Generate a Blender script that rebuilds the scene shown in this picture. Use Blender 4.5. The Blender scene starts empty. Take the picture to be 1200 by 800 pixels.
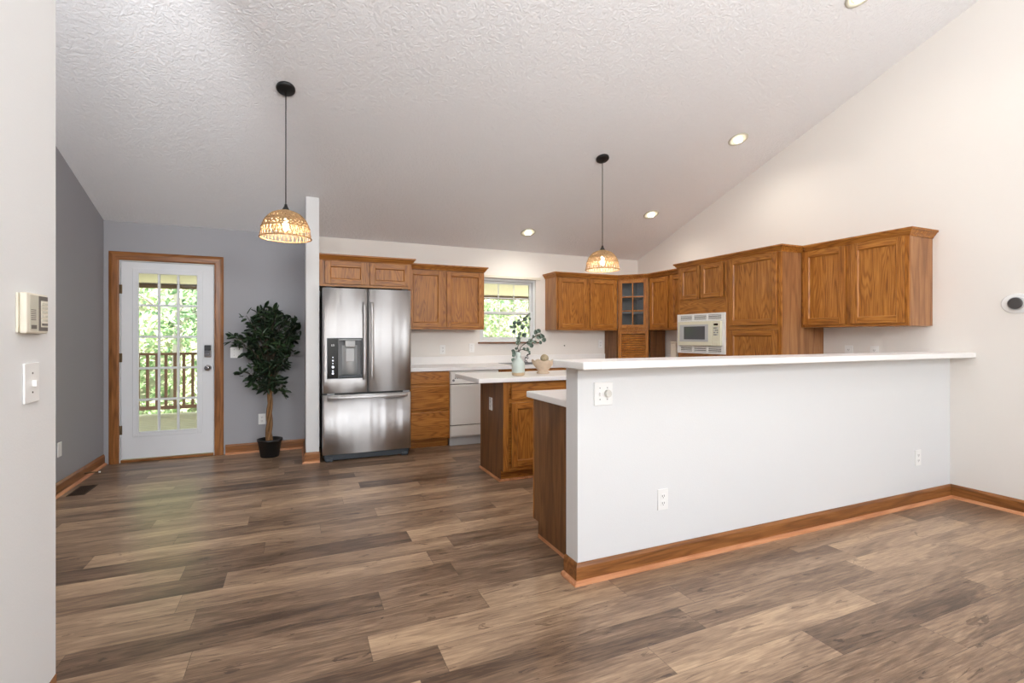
import bpy, bmesh, math, random
from mathutils import Vector, Matrix
random.seed(7)
C = bpy.context.scene
COL = C.collection
# ------------------------------------------------------------------ camera, world, light
YAW, FPX, HC, YH = 0.4115, 578.0, 1.275, 394.0
cd = bpy.data.cameras.new('camera'); cam = bpy.data.objects.new('camera', cd); COL.objects.link(cam)
cd.sensor_width = 36.0; cd.lens = FPX/1200*36.0; cd.shift_y = -(400-YH)/1200.0
cd.clip_start = 0.05; cd.clip_end = 300
cam.location = (0, 0, HC); cam.rotation_euler = (math.pi/2, 0, -YAW)
C.camera = cam
C.view_settings.view_transform = 'Standard'; C.view_settings.look = 'None'
C.view_settings.gamma = 1.0; C.view_settings.use_curve_mapping = False
C.view_settings.exposure = 0.12
C.cycles.use_denoising = True
C.cycles.sample_clamp_indirect = 6.0
C.cycles.max_bounces = 14; C.cycles.diffuse_bounces = 8; C.cycles.transparent_max_bounces = 16
C.cycles.caustics_reflective = False; C.cycles.caustics_refractive = False

W = bpy.data.worlds.new('sky'); C.world = W; W.use_nodes = True
wn = W.node_tree
sky = wn.nodes.new('ShaderNodeTexSky'); sky.sky_type = 'NISHITA'; sky.sun_disc = False
sky.sun_elevation = math.radians(48); sky.sun_rotation = math.radians(90); sky.air_density = 1.0; sky.dust_density = 2.0
bwn = wn.nodes.new('ShaderNodeHueSaturation'); bwn.inputs['Saturation'].default_value = 0.35   # hazy, thinly overcast sky
wn.links.new(sky.outputs['Color'], bwn.inputs['Color']); wn.links.new(bwn.outputs['Color'], wn.nodes['Background'].inputs['Color'])
wn.nodes['Background'].inputs['Strength'].default_value = 1.2

def light(kind, name, loc, energy, color=(1, 1, 1), rot=(0, 0, 0), **kw):
    d = bpy.data.lights.new(name, kind); d.energy = energy; d.color = color
    for k, v in kw.items(): setattr(d, k, v)
    o = bpy.data.objects.new(name, d); COL.objects.link(o); o.location = loc; o.rotation_euler = rot
    return o
SUN = light('SUN', 'sun', (10, 10, 20), 46, (1, .97, .94), (0, math.radians(40), 0), angle=math.radians(1.5))
# added area lights standing in for daylight at the three unseen rear windows
WIN_REAR = [(-0.55, 1.15), (1.35, 3.05), (3.25, 4.55)]
REAR = -3.6
for a, b in WIN_REAR:
    light('AREA', 'window_fill_light', ((a+b)/2, REAR-0.05, 1.65), 5*(b-a)/1.7, (.98, .99, 1.0), (math.radians(118), 0, 0),
          shape='RECTANGLE', size=b-a-.06, size_y=2.5)
# added fill lights behind the camera, aimed up to brighten the ceiling
for x, y, pw in ((-0.2, -1.0, 80), (1.4, -1.3, 70), (2.8, -1.2, 48)):
    light('AREA', 'ceiling_fill_light', (x, y, 2.3), pw, (.99, .99, 1.0), (math.radians(146), 0, 0), shape='DISK', size=0.6)

light('AREA', 'dining_ceiling_fill', (-1.32, 0.9, 2.0), 55, (.97, .98, 1.0), (math.radians(150), 0, 0), shape='DISK', size=0.3)  # added fill out of view behind the partition, lifts the dining ceiling
light('AREA', 'grey_wall_fill', (-1.32, 0.3, 2.4), 24, (.97, .98, 1.0), (math.radians(75), 0, 0), shape='DISK', size=0.5)  # added unseen fill that brightens the grey left and back walls
# ------------------------------------------------------------------ materials
def newmat(name):
    m = bpy.data.materials.new(name); m.use_nodes = True
    return m, m.node_tree, m.node_tree.nodes['Principled BSDF']
def srgb(r, g, b):
    f = lambda c: (c/255/12.92) if c/255 <= .04045 else ((c/255+.055)/1.055)**2.4
    return (f(r), f(g), f(b), 1)
def plain(name, col, rough=.5, metal=0.0, bump=0.0, bscale=60, spec=.5, var=0.0, vscale=3, **kw):
    m, t, p = newmat(name); n, l = t.nodes, t.links
    p.inputs['Roughness'].default_value = rough; p.inputs['Metallic'].default_value = metal
    p.inputs['Specular IOR Level'].default_value = spec
    tc = n.new('ShaderNodeTexCoord')
    no = n.new('ShaderNodeTexNoise'); no.inputs['Scale'].default_value = vscale; no.inputs['Detail'].default_value = 5
    l.new(tc.outputs['Object'], no.inputs['Vector'])
    mx = n.new('ShaderNodeMix'); mx.data_type = 'RGBA'
    mx.inputs['A'].default_value = col; mx.inputs['B'].default_value = tuple(c*(1-var) for c in col[:3])+(1,)
    l.new(no.outputs['Fac'], mx.inputs['Factor']); l.new(mx.outputs['Result'], p.inputs['Base Color'])
    if bump:
        nb = n.new('ShaderNodeTexNoise'); nb.inputs['Scale'].default_value = bscale; nb.inputs['Detail'].default_value = 4
        l.new(tc.outputs['Object'], nb.inputs['Vector'])
        b = n.new('ShaderNodeBump'); b.inputs['Strength'].default_value = bump; b.inputs['Distance'].default_value = .004
        l.new(nb.outputs['Fac'], b.inputs['Height']); l.new(b.outputs['Normal'], p.inputs['Normal'])
    for k, v in kw.items(): p.inputs[k.replace('_', ' ')].default_value = v
    return m

def math_node(t, op, a, b=None, c=None):
    nd = t.nodes.new('ShaderNodeMath'); nd.operation = op
    for i, v in enumerate((a, b, c)):
        if v is None: continue
        if isinstance(v, (int, float)): nd.inputs[i].default_value = v
        else: t.links.new(v, nd.inputs[i])
    return nd.outputs[0]
def ramp(t, fac, stops):
    r = t.nodes.new('ShaderNodeValToRGB'); e = r.color_ramp.elements
    while len(e) < len(stops): e.new(0.5)
    for el, (p, c) in zip(e, stops): el.position = p; el.color = c
    t.links.new(fac, r.inputs['Fac']); return r.outputs['Color']

def wood(name, light_c, mid_c, dark_c, axis, rough=.38, cath=1.0):
    """oak veneer: contour-like cathedral lines plus fine pores, grain along the axis"""
    m, t, p = newmat(name); n, l = t.nodes, t.links
    tc = n.new('ShaderNodeTexCoord'); oi = n.new('ShaderNodeObjectInfo')
    cmb = n.new('ShaderNodeCombineXYZ')
    r1 = math_node(t, 'MULTIPLY', oi.outputs['Random'], 37.0)
    for i in range(3): l.new(r1, cmb.inputs[i])
    add = n.new('ShaderNodeVectorMath'); add.operation = 'ADD'
    l.new(tc.outputs['Object'], add.inputs[0]); l.new(cmb.outputs[0], add.inputs[1])
    def mapped(across, along):
        mp = n.new('ShaderNodeMapping'); s = [across]*3; s['XYZ'.index(axis)] = along
        mp.inputs['Scale'].default_value = s; l.new(add.outputs[0], mp.inputs['Vector']); return mp.outputs[0]
    big = n.new('ShaderNodeTexNoise'); big.inputs['Scale'].default_value = 1; big.inputs['Detail'].default_value = 2
    big.inputs['Roughness'].default_value = .45
    l.new(mapped(7.5, .9), big.inputs['Vector'])
    ph = math_node(t, 'MULTIPLY', big.outputs['Fac'], 120.0*cath)
    sn = math_node(t, 'SINE', ph)
    sn = math_node(t, 'MULTIPLY_ADD', sn, .5, .5)
    sn = math_node(t, 'POWER', sn, 2.2)
    fine = n.new('ShaderNodeTexNoise'); fine.inputs['Scale'].default_value = 1; fine.inputs['Detail'].default_value = 6
    fine.inputs['Roughness'].default_value = .7
    l.new(mapped(110, 4), fine.inputs['Vector'])
    mid = n.new('ShaderNodeTexNoise'); mid.inputs['Scale'].default_value = 1; mid.inputs['Detail'].default_value = 3
    l.new(mapped(18, 1.2), mid.inputs['Vector'])
    a = math_node(t, 'MULTIPLY', sn, .26)
    b = math_node(t, 'MULTIPLY_ADD', fine.outputs['Fac'], 1.15, -.32)
    c = math_node(t, 'MULTIPLY_ADD', mid.outputs['Fac'], .5, -.12)
    s = math_node(t, 'ADD', math_node(t, 'ADD', a, b), c)
    col = ramp(t, s, [(.15, light_c), (.5, mid_c), (.95, dark_c)])
    l.new(col, p.inputs['Base Color'])
    p.inputs['Roughness'].default_value = rough
    p.inputs['Specular IOR Level'].default_value = .4
    bp = n.new('ShaderNodeBump'); bp.inputs['Strength'].default_value = .18; bp.inputs['Distance'].default_value = .002
    l.new(fine.outputs['Fac'], bp.inputs['Height']); l.new(bp.outputs['Normal'], p.inputs['Normal'])
    return m
OAK = [srgb(192, 132, 62), srgb(158, 99, 40), srgb(92, 52, 20)]
PINK = [srgb(178, 130, 86), srgb(152, 104, 66), srgb(108, 70, 44)]
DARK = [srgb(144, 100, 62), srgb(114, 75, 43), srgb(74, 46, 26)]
TRIM = [srgb(164, 110, 62), srgb(136, 86, 44), srgb(92, 55, 27)]
SHOE = [srgb(218, 160, 118), srgb(202, 140, 98), srgb(166, 108, 72)]
oak = {a: wood('oak_'+a, *OAK, a) for a in 'XYZ'}
pink = wood('side_veneer', *PINK, 'Z', cath=.25)
dark = wood('dark_panel_wood', *DARK, 'Z', cath=.25)  # darker brown tone for the end panels and garage sides
trimw = {a: wood('oak_trim_'+a, *TRIM, a, rough=.32, cath=.4) for a in 'XYZ'}
shoe = {a: wood('shoe_wood_'+a, *SHOE, a, cath=.3) for a in 'XY'}

def wallmat(name, col):
    return plain(name, col, rough=.85, bump=.12, bscale=120, spec=.25, var=.03, vscale=1.5)
white_wall = wallmat('white_wall_paint', srgb(226, 227, 227))
cream_wall = wallmat('cream_wall_paint', srgb(234, 230, 224))
grey_wall = wallmat('grey_wall_paint', srgb(162, 162, 166))
siding = plain('siding', srgb(210, 205, 195), .8, var=.1)
def ceiling_mat():
    m, t, p = newmat('textured_ceiling'); n, l = t.nodes, t.links
    tc = n.new('ShaderNodeTexCoord')
    p.inputs['Base Color'].default_value = srgb(240, 241, 243); p.inputs['Roughness'].default_value = .9
    p.inputs['Specular IOR Level'].default_value = .2
    a = n.new('ShaderNodeTexNoise'); a.inputs['Scale'].default_value = 34; a.inputs['Detail'].default_value = 6; a.inputs['Distortion'].default_value = 1.2
    l.new(tc.outputs['Object'], a.inputs['Vector'])
    rr = ramp(t, a.outputs['Fac'], [(.4, (0, 0, 0, 1)), (.6, (1, 1, 1, 1))])
    b = n.new('ShaderNodeBump'); b.inputs['Strength'].default_value = .6; b.inputs['Distance'].default_value = .005
    l.new(rr, b.inputs['Height']); l.new(b.outputs['Normal'], p.inputs['Normal'])
    return m
ceil_m = ceiling_mat()

def floor_mat():
    m, t, p = newmat('vinyl_plank_floor'); n, l = t.nodes, t.links
    tc = n.new('ShaderNodeTexCoord'); sp = n.new('ShaderNodeSeparateXYZ'); l.new(tc.outputs['Object'], sp.inputs[0])
    PW, PL = .178, 1.22
    yy = math_node(t, 'DIVIDE', sp.outputs['Y'], PW); row = math_node(t, 'FLOOR', yy)
    w1 = n.new('ShaderNodeTexWhiteNoise'); w1.noise_dimensions = '1D'; l.new(row, w1.inputs['W'])
    xo = math_node(t, 'MULTIPLY_ADD', w1.outputs['Value'], PL, sp.outputs['X'])
    xx = math_node(t, 'DIVIDE', xo, PL); colu = math_node(t, 'FLOOR', xx)
    cv = n.new('ShaderNodeCombineXYZ'); l.new(row, cv.inputs[0]); l.new(colu, cv.inputs[1])
    w2 = n.new('ShaderNodeTexWhiteNoise'); w2.noise_dimensions = '2D'; l.new(cv.outputs[0], w2.inputs['Vector'])
    # seams
    fy = math_node(t, 'FRACT', yy); fx = math_node(t, 'FRACT', xx)
    dy = math_node(t, 'MINIMUM', fy, math_node(t, 'SUBTRACT', 1.0, fy))
    dx = math_node(t, 'MINIMUM', fx, math_node(t, 'SUBTRACT', 1.0, fx))
    seam = math_node(t, 'MAXIMUM', math_node(t, 'LESS_THAN', math_node(t, 'MULTIPLY', dy, PW), .0011),
                     math_node(t, 'LESS_THAN', math_node(t, 'MULTIPLY', dx, PL), .0011))
    # grain, shifted for every plank
    sh = n.new('ShaderNodeVectorMath'); sh.operation = 'MULTIPLY_ADD'
    l.new(w2.outputs['Color'], sh.inputs[0]); sh.inputs[1].default_value = (13, 17, 19); l.new(tc.outputs['Object'], sh.inputs[2])
    def noise(scale, detail, rough, dist=0):
        mp = n.new('ShaderNodeMapping'); mp.inputs['Scale'].default_value = scale; l.new(sh.outputs[0], mp.inputs['Vector'])
        q = n.new('ShaderNodeTexNoise'); q.inputs['Scale'].default_value = 1; q.inputs['Detail'].default_value = detail
        q.inputs['Roughness'].default_value = rough; q.inputs['Distortion'].default_value = dist
        l.new(mp.outputs[0], q.inputs['Vector']); return q.outputs['Fac']
    broad = noise((1.3, 8, 1), 3, .5, .3); fine = noise((7, 110, 1), 6, .7); knots = noise((3.2, 15, 1), 4, .6, 1.6)
    line = math_node(t, 'MULTIPLY_ADD', math_node(t, 'SINE', math_node(t, 'MULTIPLY', broad, 60)), .5, .5)
    v = math_node(t, 'MULTIPLY_ADD', w2.outputs['Value'], .40, .08)
    v = math_node(t, 'ADD', v, math_node(t, 'MULTIPLY_ADD', broad, 1.0, -.345))
    v = math_node(t, 'ADD', v, math_node(t, 'MULTIPLY_ADD', fine, .95, -.475))
    v = math_node(t, 'SUBTRACT', v, math_node(t, 'MULTIPLY', line, .10))
    kk = math_node(t, 'MULTIPLY', math_node(t, 'GREATER_THAN', knots, .64), .22)
    v = math_node(t, 'SUBTRACT', v, kk)
    col = ramp(t, v, [(.02, srgb(80, 61, 47)), (.3, srgb(123, 99, 79)), (.55, srgb(160, 133, 108)), (.85, srgb(200, 171, 138))])
    mx = n.new('ShaderNodeMix'); mx.data_type = 'RGBA'; l.new(math_node(t, 'MULTIPLY', seam, .6), mx.inputs['Factor'])
    l.new(col, mx.inputs['A']); mx.inputs['B'].default_value = srgb(50, 38, 32)
    l.new(mx.outputs['Result'], p.inputs['Base Color'])
    l.new(math_node(t, 'MULTIPLY_ADD', fine, .18, .25), p.inputs['Roughness'])
    p.inputs['Specular IOR Level'].default_value = .45
    b = n.new('ShaderNodeBump'); b.inputs['Strength'].default_value = .25; b.inputs['Distance'].default_value = .002
    l.new(math_node(t, 'SUBTRACT', fine, seam), b.inputs['Height']); l.new(b.outputs['Normal'], p.inputs['Normal'])
    return m
floor_m = floor_mat()

counter_m = plain('white_laminate', srgb(242, 240, 238), .28, var=.03, vscale=14)
door_white = plain('white_door_paint', srgb(222, 224, 227), .42, var=.04, vscale=4)
vinyl = plain('white_vinyl', srgb(226, 229, 230), .4, var=.03)
plate_m = plain('white_plastic', srgb(240, 240, 238), .35, var=.02)
slot_m = plain('dark_slot', srgb(62, 58, 55), .6)
black_m = plain('black_metal', srgb(20, 20, 21), .4)
blackgloss = plain('black_gloss', srgb(14, 14, 16), .12)
chrome = plain('chrome', srgb(205, 205, 208), .12, 1.0)
brass = plain('hinge_metal', srgb(120, 100, 75), .35, .9)
sinkm = plain('sink_steel', srgb(160, 162, 164), .3, 1.0)
appl_white = plain('white_enamel', srgb(228, 225, 220), .3, var=.02)
almond = plain('almond_plastic', srgb(226, 222, 200), .4, var=.03)
grey_pl = plain('grey_plastic', srgb(120, 120, 122), .5)
lightgrey = plain('light_grey_plastic', srgb(185, 187, 188), .4)
grille_m = plain('dark_grey_plastic', srgb(70, 76, 82), .5)
beige = plain('beige_plastic', srgb(226, 220, 204), .5, var=.03)
beige2 = plain('greyish_beige_plastic', srgb(200, 197, 182), .5, var=.03)
darkbeige = plain('taupe_plastic', srgb(110, 104, 98), .5)
melamine = plain('cabinet_inside', srgb(170, 168, 168), .6)
woodbrown = plain('window_stool_wood', srgb(120, 72, 40), .45, var=.3, vscale=20)
pot_m = plain('black_pot_plastic', srgb(22, 21, 21), .45)
soil_m = plain('moss', srgb(60, 45, 30), 1, bump=1, bscale=40, var=.5, vscale=30)
bark_m = plain('brown_stem', srgb(150, 110, 70), .8, bump=.6, bscale=50, var=.5, vscale=25)
twig_m = plain('dark_twig', srgb(86, 74, 58), .8, var=.4, vscale=20)
vent_m = plain('bronze_metal', srgb(62, 48, 38), .5, .3)
def leafmat(name, c1, c2, rough=.4, trans=.0):
    m, t, p = newmat(name); n, l = t.nodes, t.links
    tc = n.new('ShaderNodeTexCoord')
    no = n.new('ShaderNodeTexNoise'); no.inputs['Scale'].default_value = 9; no.inputs['Detail'].default_value = 3
    l.new(tc.outputs['Object'], no.inputs['Vector'])
    col = ramp(t, no.outputs['Fac'], [(.35, c1), (.65, c2)]); l.new(col, p.inputs['Base Color'])
    p.inputs['Roughness'].default_value = rough
    if trans:
        tr = n.new('ShaderNodeBsdfTranslucent'); l.new(col, tr.inputs['Color'])
        ms = n.new('ShaderNodeMixShader'); ms.inputs[0].default_value = trans
        l.new(p.outputs[0], ms.inputs[1]); l.new(tr.outputs[0], ms.inputs[2])
        l.new(ms.outputs[0], n['Material Output'].inputs['Surface'])
    return m
ficus_m = leafmat('ficus_leaf', srgb(24, 38, 27), srgb(52, 74, 44))
euca_m = leafmat('eucalyptus_leaf', srgb(92, 108, 96), srgb(128, 144, 130), .6)
wild_m = leafmat('hillside_leaf', srgb(108, 140, 92), srgb(198, 210, 168), .6, .4)
tree_m = leafmat('tree_leaf', srgb(80, 110, 78), srgb(150, 174, 134), .6, .4)
def rattan():
    m, t, p = newmat('woven_rattan'); n, l = t.nodes, t.links
    tc = n.new('ShaderNodeTexCoord'); no = n.new('ShaderNodeTexNoise'); no.inputs['Scale'].default_value = 80; no.inputs['Detail'].default_value = 3
    l.new(tc.outputs['Object'], no.inputs['Vector'])
    col = ramp(t, no.outputs['Fac'], [(.3, srgb(160, 124, 84)), (.7, srgb(206, 172, 128))]); l.new(col, p.inputs['Base Color'])
    p.inputs['Roughness'].default_value = .7
    tr = n.new('ShaderNodeBsdfTranslucent'); l.new(col, tr.inputs['Color'])
    ms = n.new('ShaderNodeMixShader'); ms.inputs[0].default_value = .2
    l.new(p.outputs[0], ms.inputs[1]); l.new(tr.outputs[0], ms.inputs[2]); l.new(ms.outputs[0], n['Material Output'].inputs['Surface'])
    return m
rattan_m = rattan()
def emis(name, col, s):
    m, t, p = newmat(name); p.inputs['Base Color'].default_value = col
    p.inputs['Emission Color'].default_value = col; p.inputs['Emission Strength'].default_value = s; return m
bulb_m = emis('warm_bulb', (1, .90, .76, 1), 290)
can_m = emis('downlight_lens', (1, .90, .74, 1), 7)
led_m = emis('panel_symbols', (.85, .9, 1, 1), .5)
def glassmat(name, tint, amt):
    m, t, p = newmat(name); n, l = t.nodes, t.links
    tr = n.new('ShaderNodeBsdfTransparent'); tr.inputs['Color'].default_value = tint
    gl = n.new('ShaderNodeBsdfGlossy'); gl.inputs['Roughness'].default_value = .02
    fr = n.new('ShaderNodeFresnel'); fr.inputs['IOR'].default_value = 1.45
    ms = n.new('ShaderNodeMixShader'); l.new(math_node(t, 'MULTIPLY', fr.outputs[0], amt), ms.inputs[0])
    l.new(tr.outputs[0], ms.inputs[1]); l.new(gl.outputs[0], ms.inputs[2])
    l.new(ms.outputs[0], n['Material Output'].inputs['Surface']); return m
glass_m = glassmat('window_glass', (.97, .98, .97, 1), .8)
mwglass_m = plain('smoked_glass', srgb(78, 78, 82), .08)
def steel_mat():
    m, t, p = newmat('brushed_stainless'); n, l = t.nodes, t.links
    p.inputs['Metallic'].default_value = 1; p.inputs['Base Color'].default_value = srgb(222, 221, 221)
    tc = n.new('ShaderNodeTexCoord')
    mp = n.new('ShaderNodeMapping'); mp.inputs['Scale'].default_value = (8, 8, .3); l.new(tc.outputs['Object'], mp.inputs['Vector'])
    a = n.new('ShaderNodeTexNoise'); a.inputs['Scale'].default_value = 1; a.inputs['Detail'].default_value = 1; l.new(mp.outputs[0], a.inputs['Vector'])
    mp2 = n.new('ShaderNodeMapping'); mp2.inputs['Scale'].default_value = (4, 4, 300); l.new(tc.outputs['Object'], mp2.inputs['Vector'])
    f = n.new('ShaderNodeTexNoise'); f.inputs['Scale'].default_value = 1; f.inputs['Detail'].default_value = 4; l.new(mp2.outputs[0], f.inputs['Vector'])
    l.new(math_node(t, 'MULTIPLY_ADD', f.outputs['Fac'], .12, .44), p.inputs['Roughness'])
    p.inputs['Anisotropic'].default_value = .9; p.inputs['Anisotropic Rotation'].default_value = .25
    tg = n.new('ShaderNodeTangent'); tg.direction_type = 'RADIAL'; tg.axis = 'Z'; l.new(tg.outputs[0], p.inputs['Tangent'])
    b = n.new('ShaderNodeBump'); b.inputs['Strength'].default_value = .9; b.inputs['Distance'].default_value = .015
    l.new(a.outputs['Fac'], b.inputs['Height']); l.new(b.outputs['Normal'], p.inputs['Normal'])
    return m
steel = steel_mat()
def ceramic():
    m, t, p = newmat('two_tone_glaze'); n, l = t.nodes, t.links
    tc = n.new('ShaderNodeTexCoord'); sp = n.new('ShaderNodeSeparateXYZ'); l.new(tc.outputs['Object'], sp.inputs[0])
    no = n.new('ShaderNodeTexNoise'); no.inputs['Scale'].default_value = 30; l.new(tc.outputs['Object'], no.inputs['Vector'])
    z = math_node(t, 'MULTIPLY_ADD', no.outputs['Fac'], .01, sp.outputs['Z'])
    k = math_node(t, 'GREATER_THAN', z, -.074)
    col = ramp(t, k, [(0, srgb(196, 172, 138)), (1, srgb(196, 207, 199))])
    l.new(col, p.inputs['Base Color']); p.inputs['Roughness'].default_value = .3
    return m
vase_m = ceramic()
bowl_m = plain('distressed_wood', srgb(222, 200, 174), .8, bump=.5, bscale=60, var=.35, vscale=30)
ball_m = plain('seagrass', srgb(200, 184, 150), .9, bump=1, bscale=50, var=.6, vscale=60)
deck_m = plain('deck_board', srgb(174, 168, 144), .7, var=.25, vscale=8)
rail_m = plain('railing_wood', srgb(116, 84, 62), .75, var=.3, vscale=8)
soffit_m = plain('porch_soffit', srgb(238, 230, 226), .8, var=.08)
beam_m = plain('porch_beam', srgb(112, 92, 74), .8, var=.2)
ground_m = plain('hillside_ground', srgb(150, 150, 118), 1, var=.5, vscale=1.2)
birch_m = plain('pale_bark', srgb(190, 184, 170), .9, var=.4, vscale=12)

# ------------------------------------------------------------------ mesh helpers
class Fr:
    """box builder in a frame: a along u, b outwards along n, z up"""
    def __init__(s, o=(0, 0), u=(1, 0), n=(0, 1)):
        s.o, s.u, s.n = Vector((o[0], o[1], 0)), Vector((u[0], u[1], 0)).normalized(), Vector((n[0], n[1], 0)).normalized()
    def p(s, a, b, z): return s.o + s.u*a + s.n*b + Vector((0, 0, z))
    def box(s, bm, a0, a1, b0, b1, z0, z1, mi=0):
        vs = [bm.verts.new(s.p(a, b, z)) for z in (z0, z1) for a, b in ((a0, b0), (a1, b0), (a1, b1), (a0, b1))]
        for q in ((0, 1, 2, 3), (4, 5, 6, 7), (0, 1, 5, 4), (1, 2, 6, 5), (2, 3, 7, 6), (3, 0, 4, 7)):
            f = bm.faces.new([vs[i] for i in q]); f.material_index = mi
    def prism(s, bm, pts, a0, a1, mi=0):
        """profile pts (b,z) extruded along a"""
        A = [bm.verts.new(s.p(a0, b, z)) for b, z in pts]; B = [bm.verts.new(s.p(a1, b, z)) for b, z in pts]
        k = len(pts)
        for f in [bm.faces.new(A), bm.faces.new(B)] + [bm.faces.new((A[i], A[(i+1) % k], B[(i+1) % k], B[i])) for i in range(k)]:
            f.material_index = mi
WF = Fr()
def bx(bm, x0, x1, y0, y1, z0, z1, mi=0): WF.box(bm, x0, x1, y0, y1, z0, z1, mi)
def polyprism(bm, pts, z0, z1, mi=0):
    A = [bm.verts.new((x, y, z0)) for x, y in pts]; B = [bm.verts.new((x, y, z1)) for x, y in pts]; k = len(pts)
    for f in [bm.faces.new(A), bm.faces.new(B)] + [bm.faces.new((A[i], A[(i+1) % k], B[(i+1) % k], B[i])) for i in range(k)]:
        f.material_index = mi
def lathe(bm, prof, c, seg=32, mi=0, ax=None, closed=True):
    """prof (r,h) revolved about axis ax through c"""
    M = Matrix.Identity(3) if ax is None else Vector((0, 0, 1)).rotation_difference(Vector(ax)).to_matrix()
    c = Vector(c); rings = []
    for r, h in prof:
        rings.append([bm.verts.new(c + M @ Vector((r*math.cos(2*math.pi*i/seg), r*math.sin(2*math.pi*i/seg), h))) for i in range(seg)])
    for A, B in zip(rings, rings[1:]):
        for i in range(seg):
            f = bm.faces.new((A[i], A[(i+1) % seg], B[(i+1) % seg], B[i])); f.material_index = mi; f.smooth = True
    if closed:
        for R in (rings[0], rings[-1]):
            f = bm.faces.new(R); f.material_index = mi
def tube(bm, pts, r, seg=8, mi=0, cap=True):
    pts = [Vector(p) for p in pts]; rs = r if isinstance(r, (list, tuple)) else [r]*len(pts)
    rings = []; prev = None
    for i, p in enumerate(pts):
        d = (pts[min(i+1, len(pts)-1)] - pts[max(i-1, 0)]).normalized()
        up = prev if prev is not None else (Vector((0, 0, 1)) if abs(d.z) < .9 else Vector((1, 0, 0)))
        s = d.cross(up).normalized(); up2 = s.cross(d).normalized(); prev = up2
        rings.append([bm.verts.new(p + (s*math.cos(2*math.pi*k/seg) + up2*math.sin(2*math.pi*k/seg))*rs[i]) for k in range(seg)])
    for A, B in zip(rings, rings[1:]):
        for k in range(seg):
            f = bm.faces.new((A[k], A[(k+1) % seg], B[(k+1) % seg], B[k])); f.smooth = True; f.material_index = mi
    if cap:
        for R in (rings[0], rings[-1]): bm.faces.new(R).material_index = mi
def sweep(bm, path, prof, mi=0):
    """mitred sweep; prof (out,z); out is to the RIGHT of travel"""
    P = [Vector((x, y)) for x, y in path]; rings = []
    for i, p in enumerate(P):
        ds = []
        if i > 0: ds.append((P[i]-P[i-1]).normalized())
        if i < len(P)-1: ds.append((P[i+1]-P[i]).normalized())
        ns = [Vector((d.y, -d.x)) for d in ds]
        m = ns[0] if len(ns) == 1 else (ns[0]+ns[1]).normalized() / max(.3, (ns[0]+ns[1]).normalized().dot(ns[0]))
        rings.append([bm.verts.new((p.x+m.x*o, p.y+m.y*o, z)) for o, z in prof])
    k = len(prof)
    for A, B in zip(rings, rings[1:]):
        for i in range(k):
            bm.faces.new((A[i], A[(i+1) % k], B[(i+1) % k], B[i])).material_index = mi
    for R in (rings[0], rings[-1]): bm.faces.new(R).material_index = mi

def obj(name, bm, mats, parent=None, bevel=0.0, recalc=True):
    if recalc: bmesh.ops.recalc_face_normals(bm, faces=bm.faces)
    lo = [min(v.co[i] for v in bm.verts) for i in range(3)]; hi = [max(v.co[i] for v in bm.verts) for i in range(3)]
    c = Vector([(a+b)/2 for a, b in zip(lo, hi)])
    for v in bm.verts: v.co -= c
    me = bpy.data.meshes.new(name); bm.to_mesh(me); bm.free()
    for m in (mats if isinstance(mats, (list, tuple)) else [mats]): me.materials.append(m)
    o = bpy.data.objects.new(name, me); COL.objects.link(o)
    base = Vector((0, 0, 0))
    q = parent
    while q is not None: base += Vector(q.location); q = q.parent
    o.location = c - base; o.parent = parent
    if bevel:
        b = o.modifiers.new('bevel', 'BEVEL'); b.width = bevel; b.segments = 2; b.limit_method = 'ANGLE'; b.angle_limit = math.radians(40)
    return o
def thing(name, label, cat, loc, group=None):
    o = bpy.data.objects.new(name, None); COL.objects.link(o); o.location = loc
    o.empty_display_size = .1
    o['label'] = label; o['category'] = cat
    if group: o['group'] = group
    return o
def tag(o, label, cat, group=None, kind=None):
    o['label'] = label; o['category'] = cat
    if group: o['group'] = group
    if kind: o['kind'] = kind
    return o
def struct(name, bm, m, label, cat, parent=None, bevel=0.0):
    o = obj(name, bm, m, parent, bevel); o['kind'] = 'structure'
    if parent is None: o['label'] = label; o['category'] = cat
    return o
def NB(): return bmesh.new()

# ------------------------------------------------------------------ the room
XL, XR, YB = -1.76, 4.76, 6.12
ZB, SL, RID = 2.43, .342, -0.5
def zc(y): return ZB + SL*(YB-y) if y > RID else ZB + SL*(YB-RID) - SL*(RID-y)
b = NB(); bx(b, XL-.12, XR+.12, REAR-.12, YB+.16, -.12, 0)
struct('floor', b, floor_m, 'grey brown wood-look vinyl plank floor running through dining area and kitchen', 'floor')
b = NB()
WF2 = Fr((0, 0), (1, 0), (0, 1))
WF2.prism(b, [(YB+.16, zc(YB+.16)), (RID, zc(RID)), (REAR-.12, zc(REAR-.12)), (REAR-.12, zc(REAR-.12)+.15), (RID, zc(RID)+.15), (YB+.16, zc(YB+.16)+.15)], XL-.12, XR+.12)
struct('ceiling', b, ceil_m, 'white textured vaulted ceiling sloping down to the kitchen wall', 'ceiling')
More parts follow.
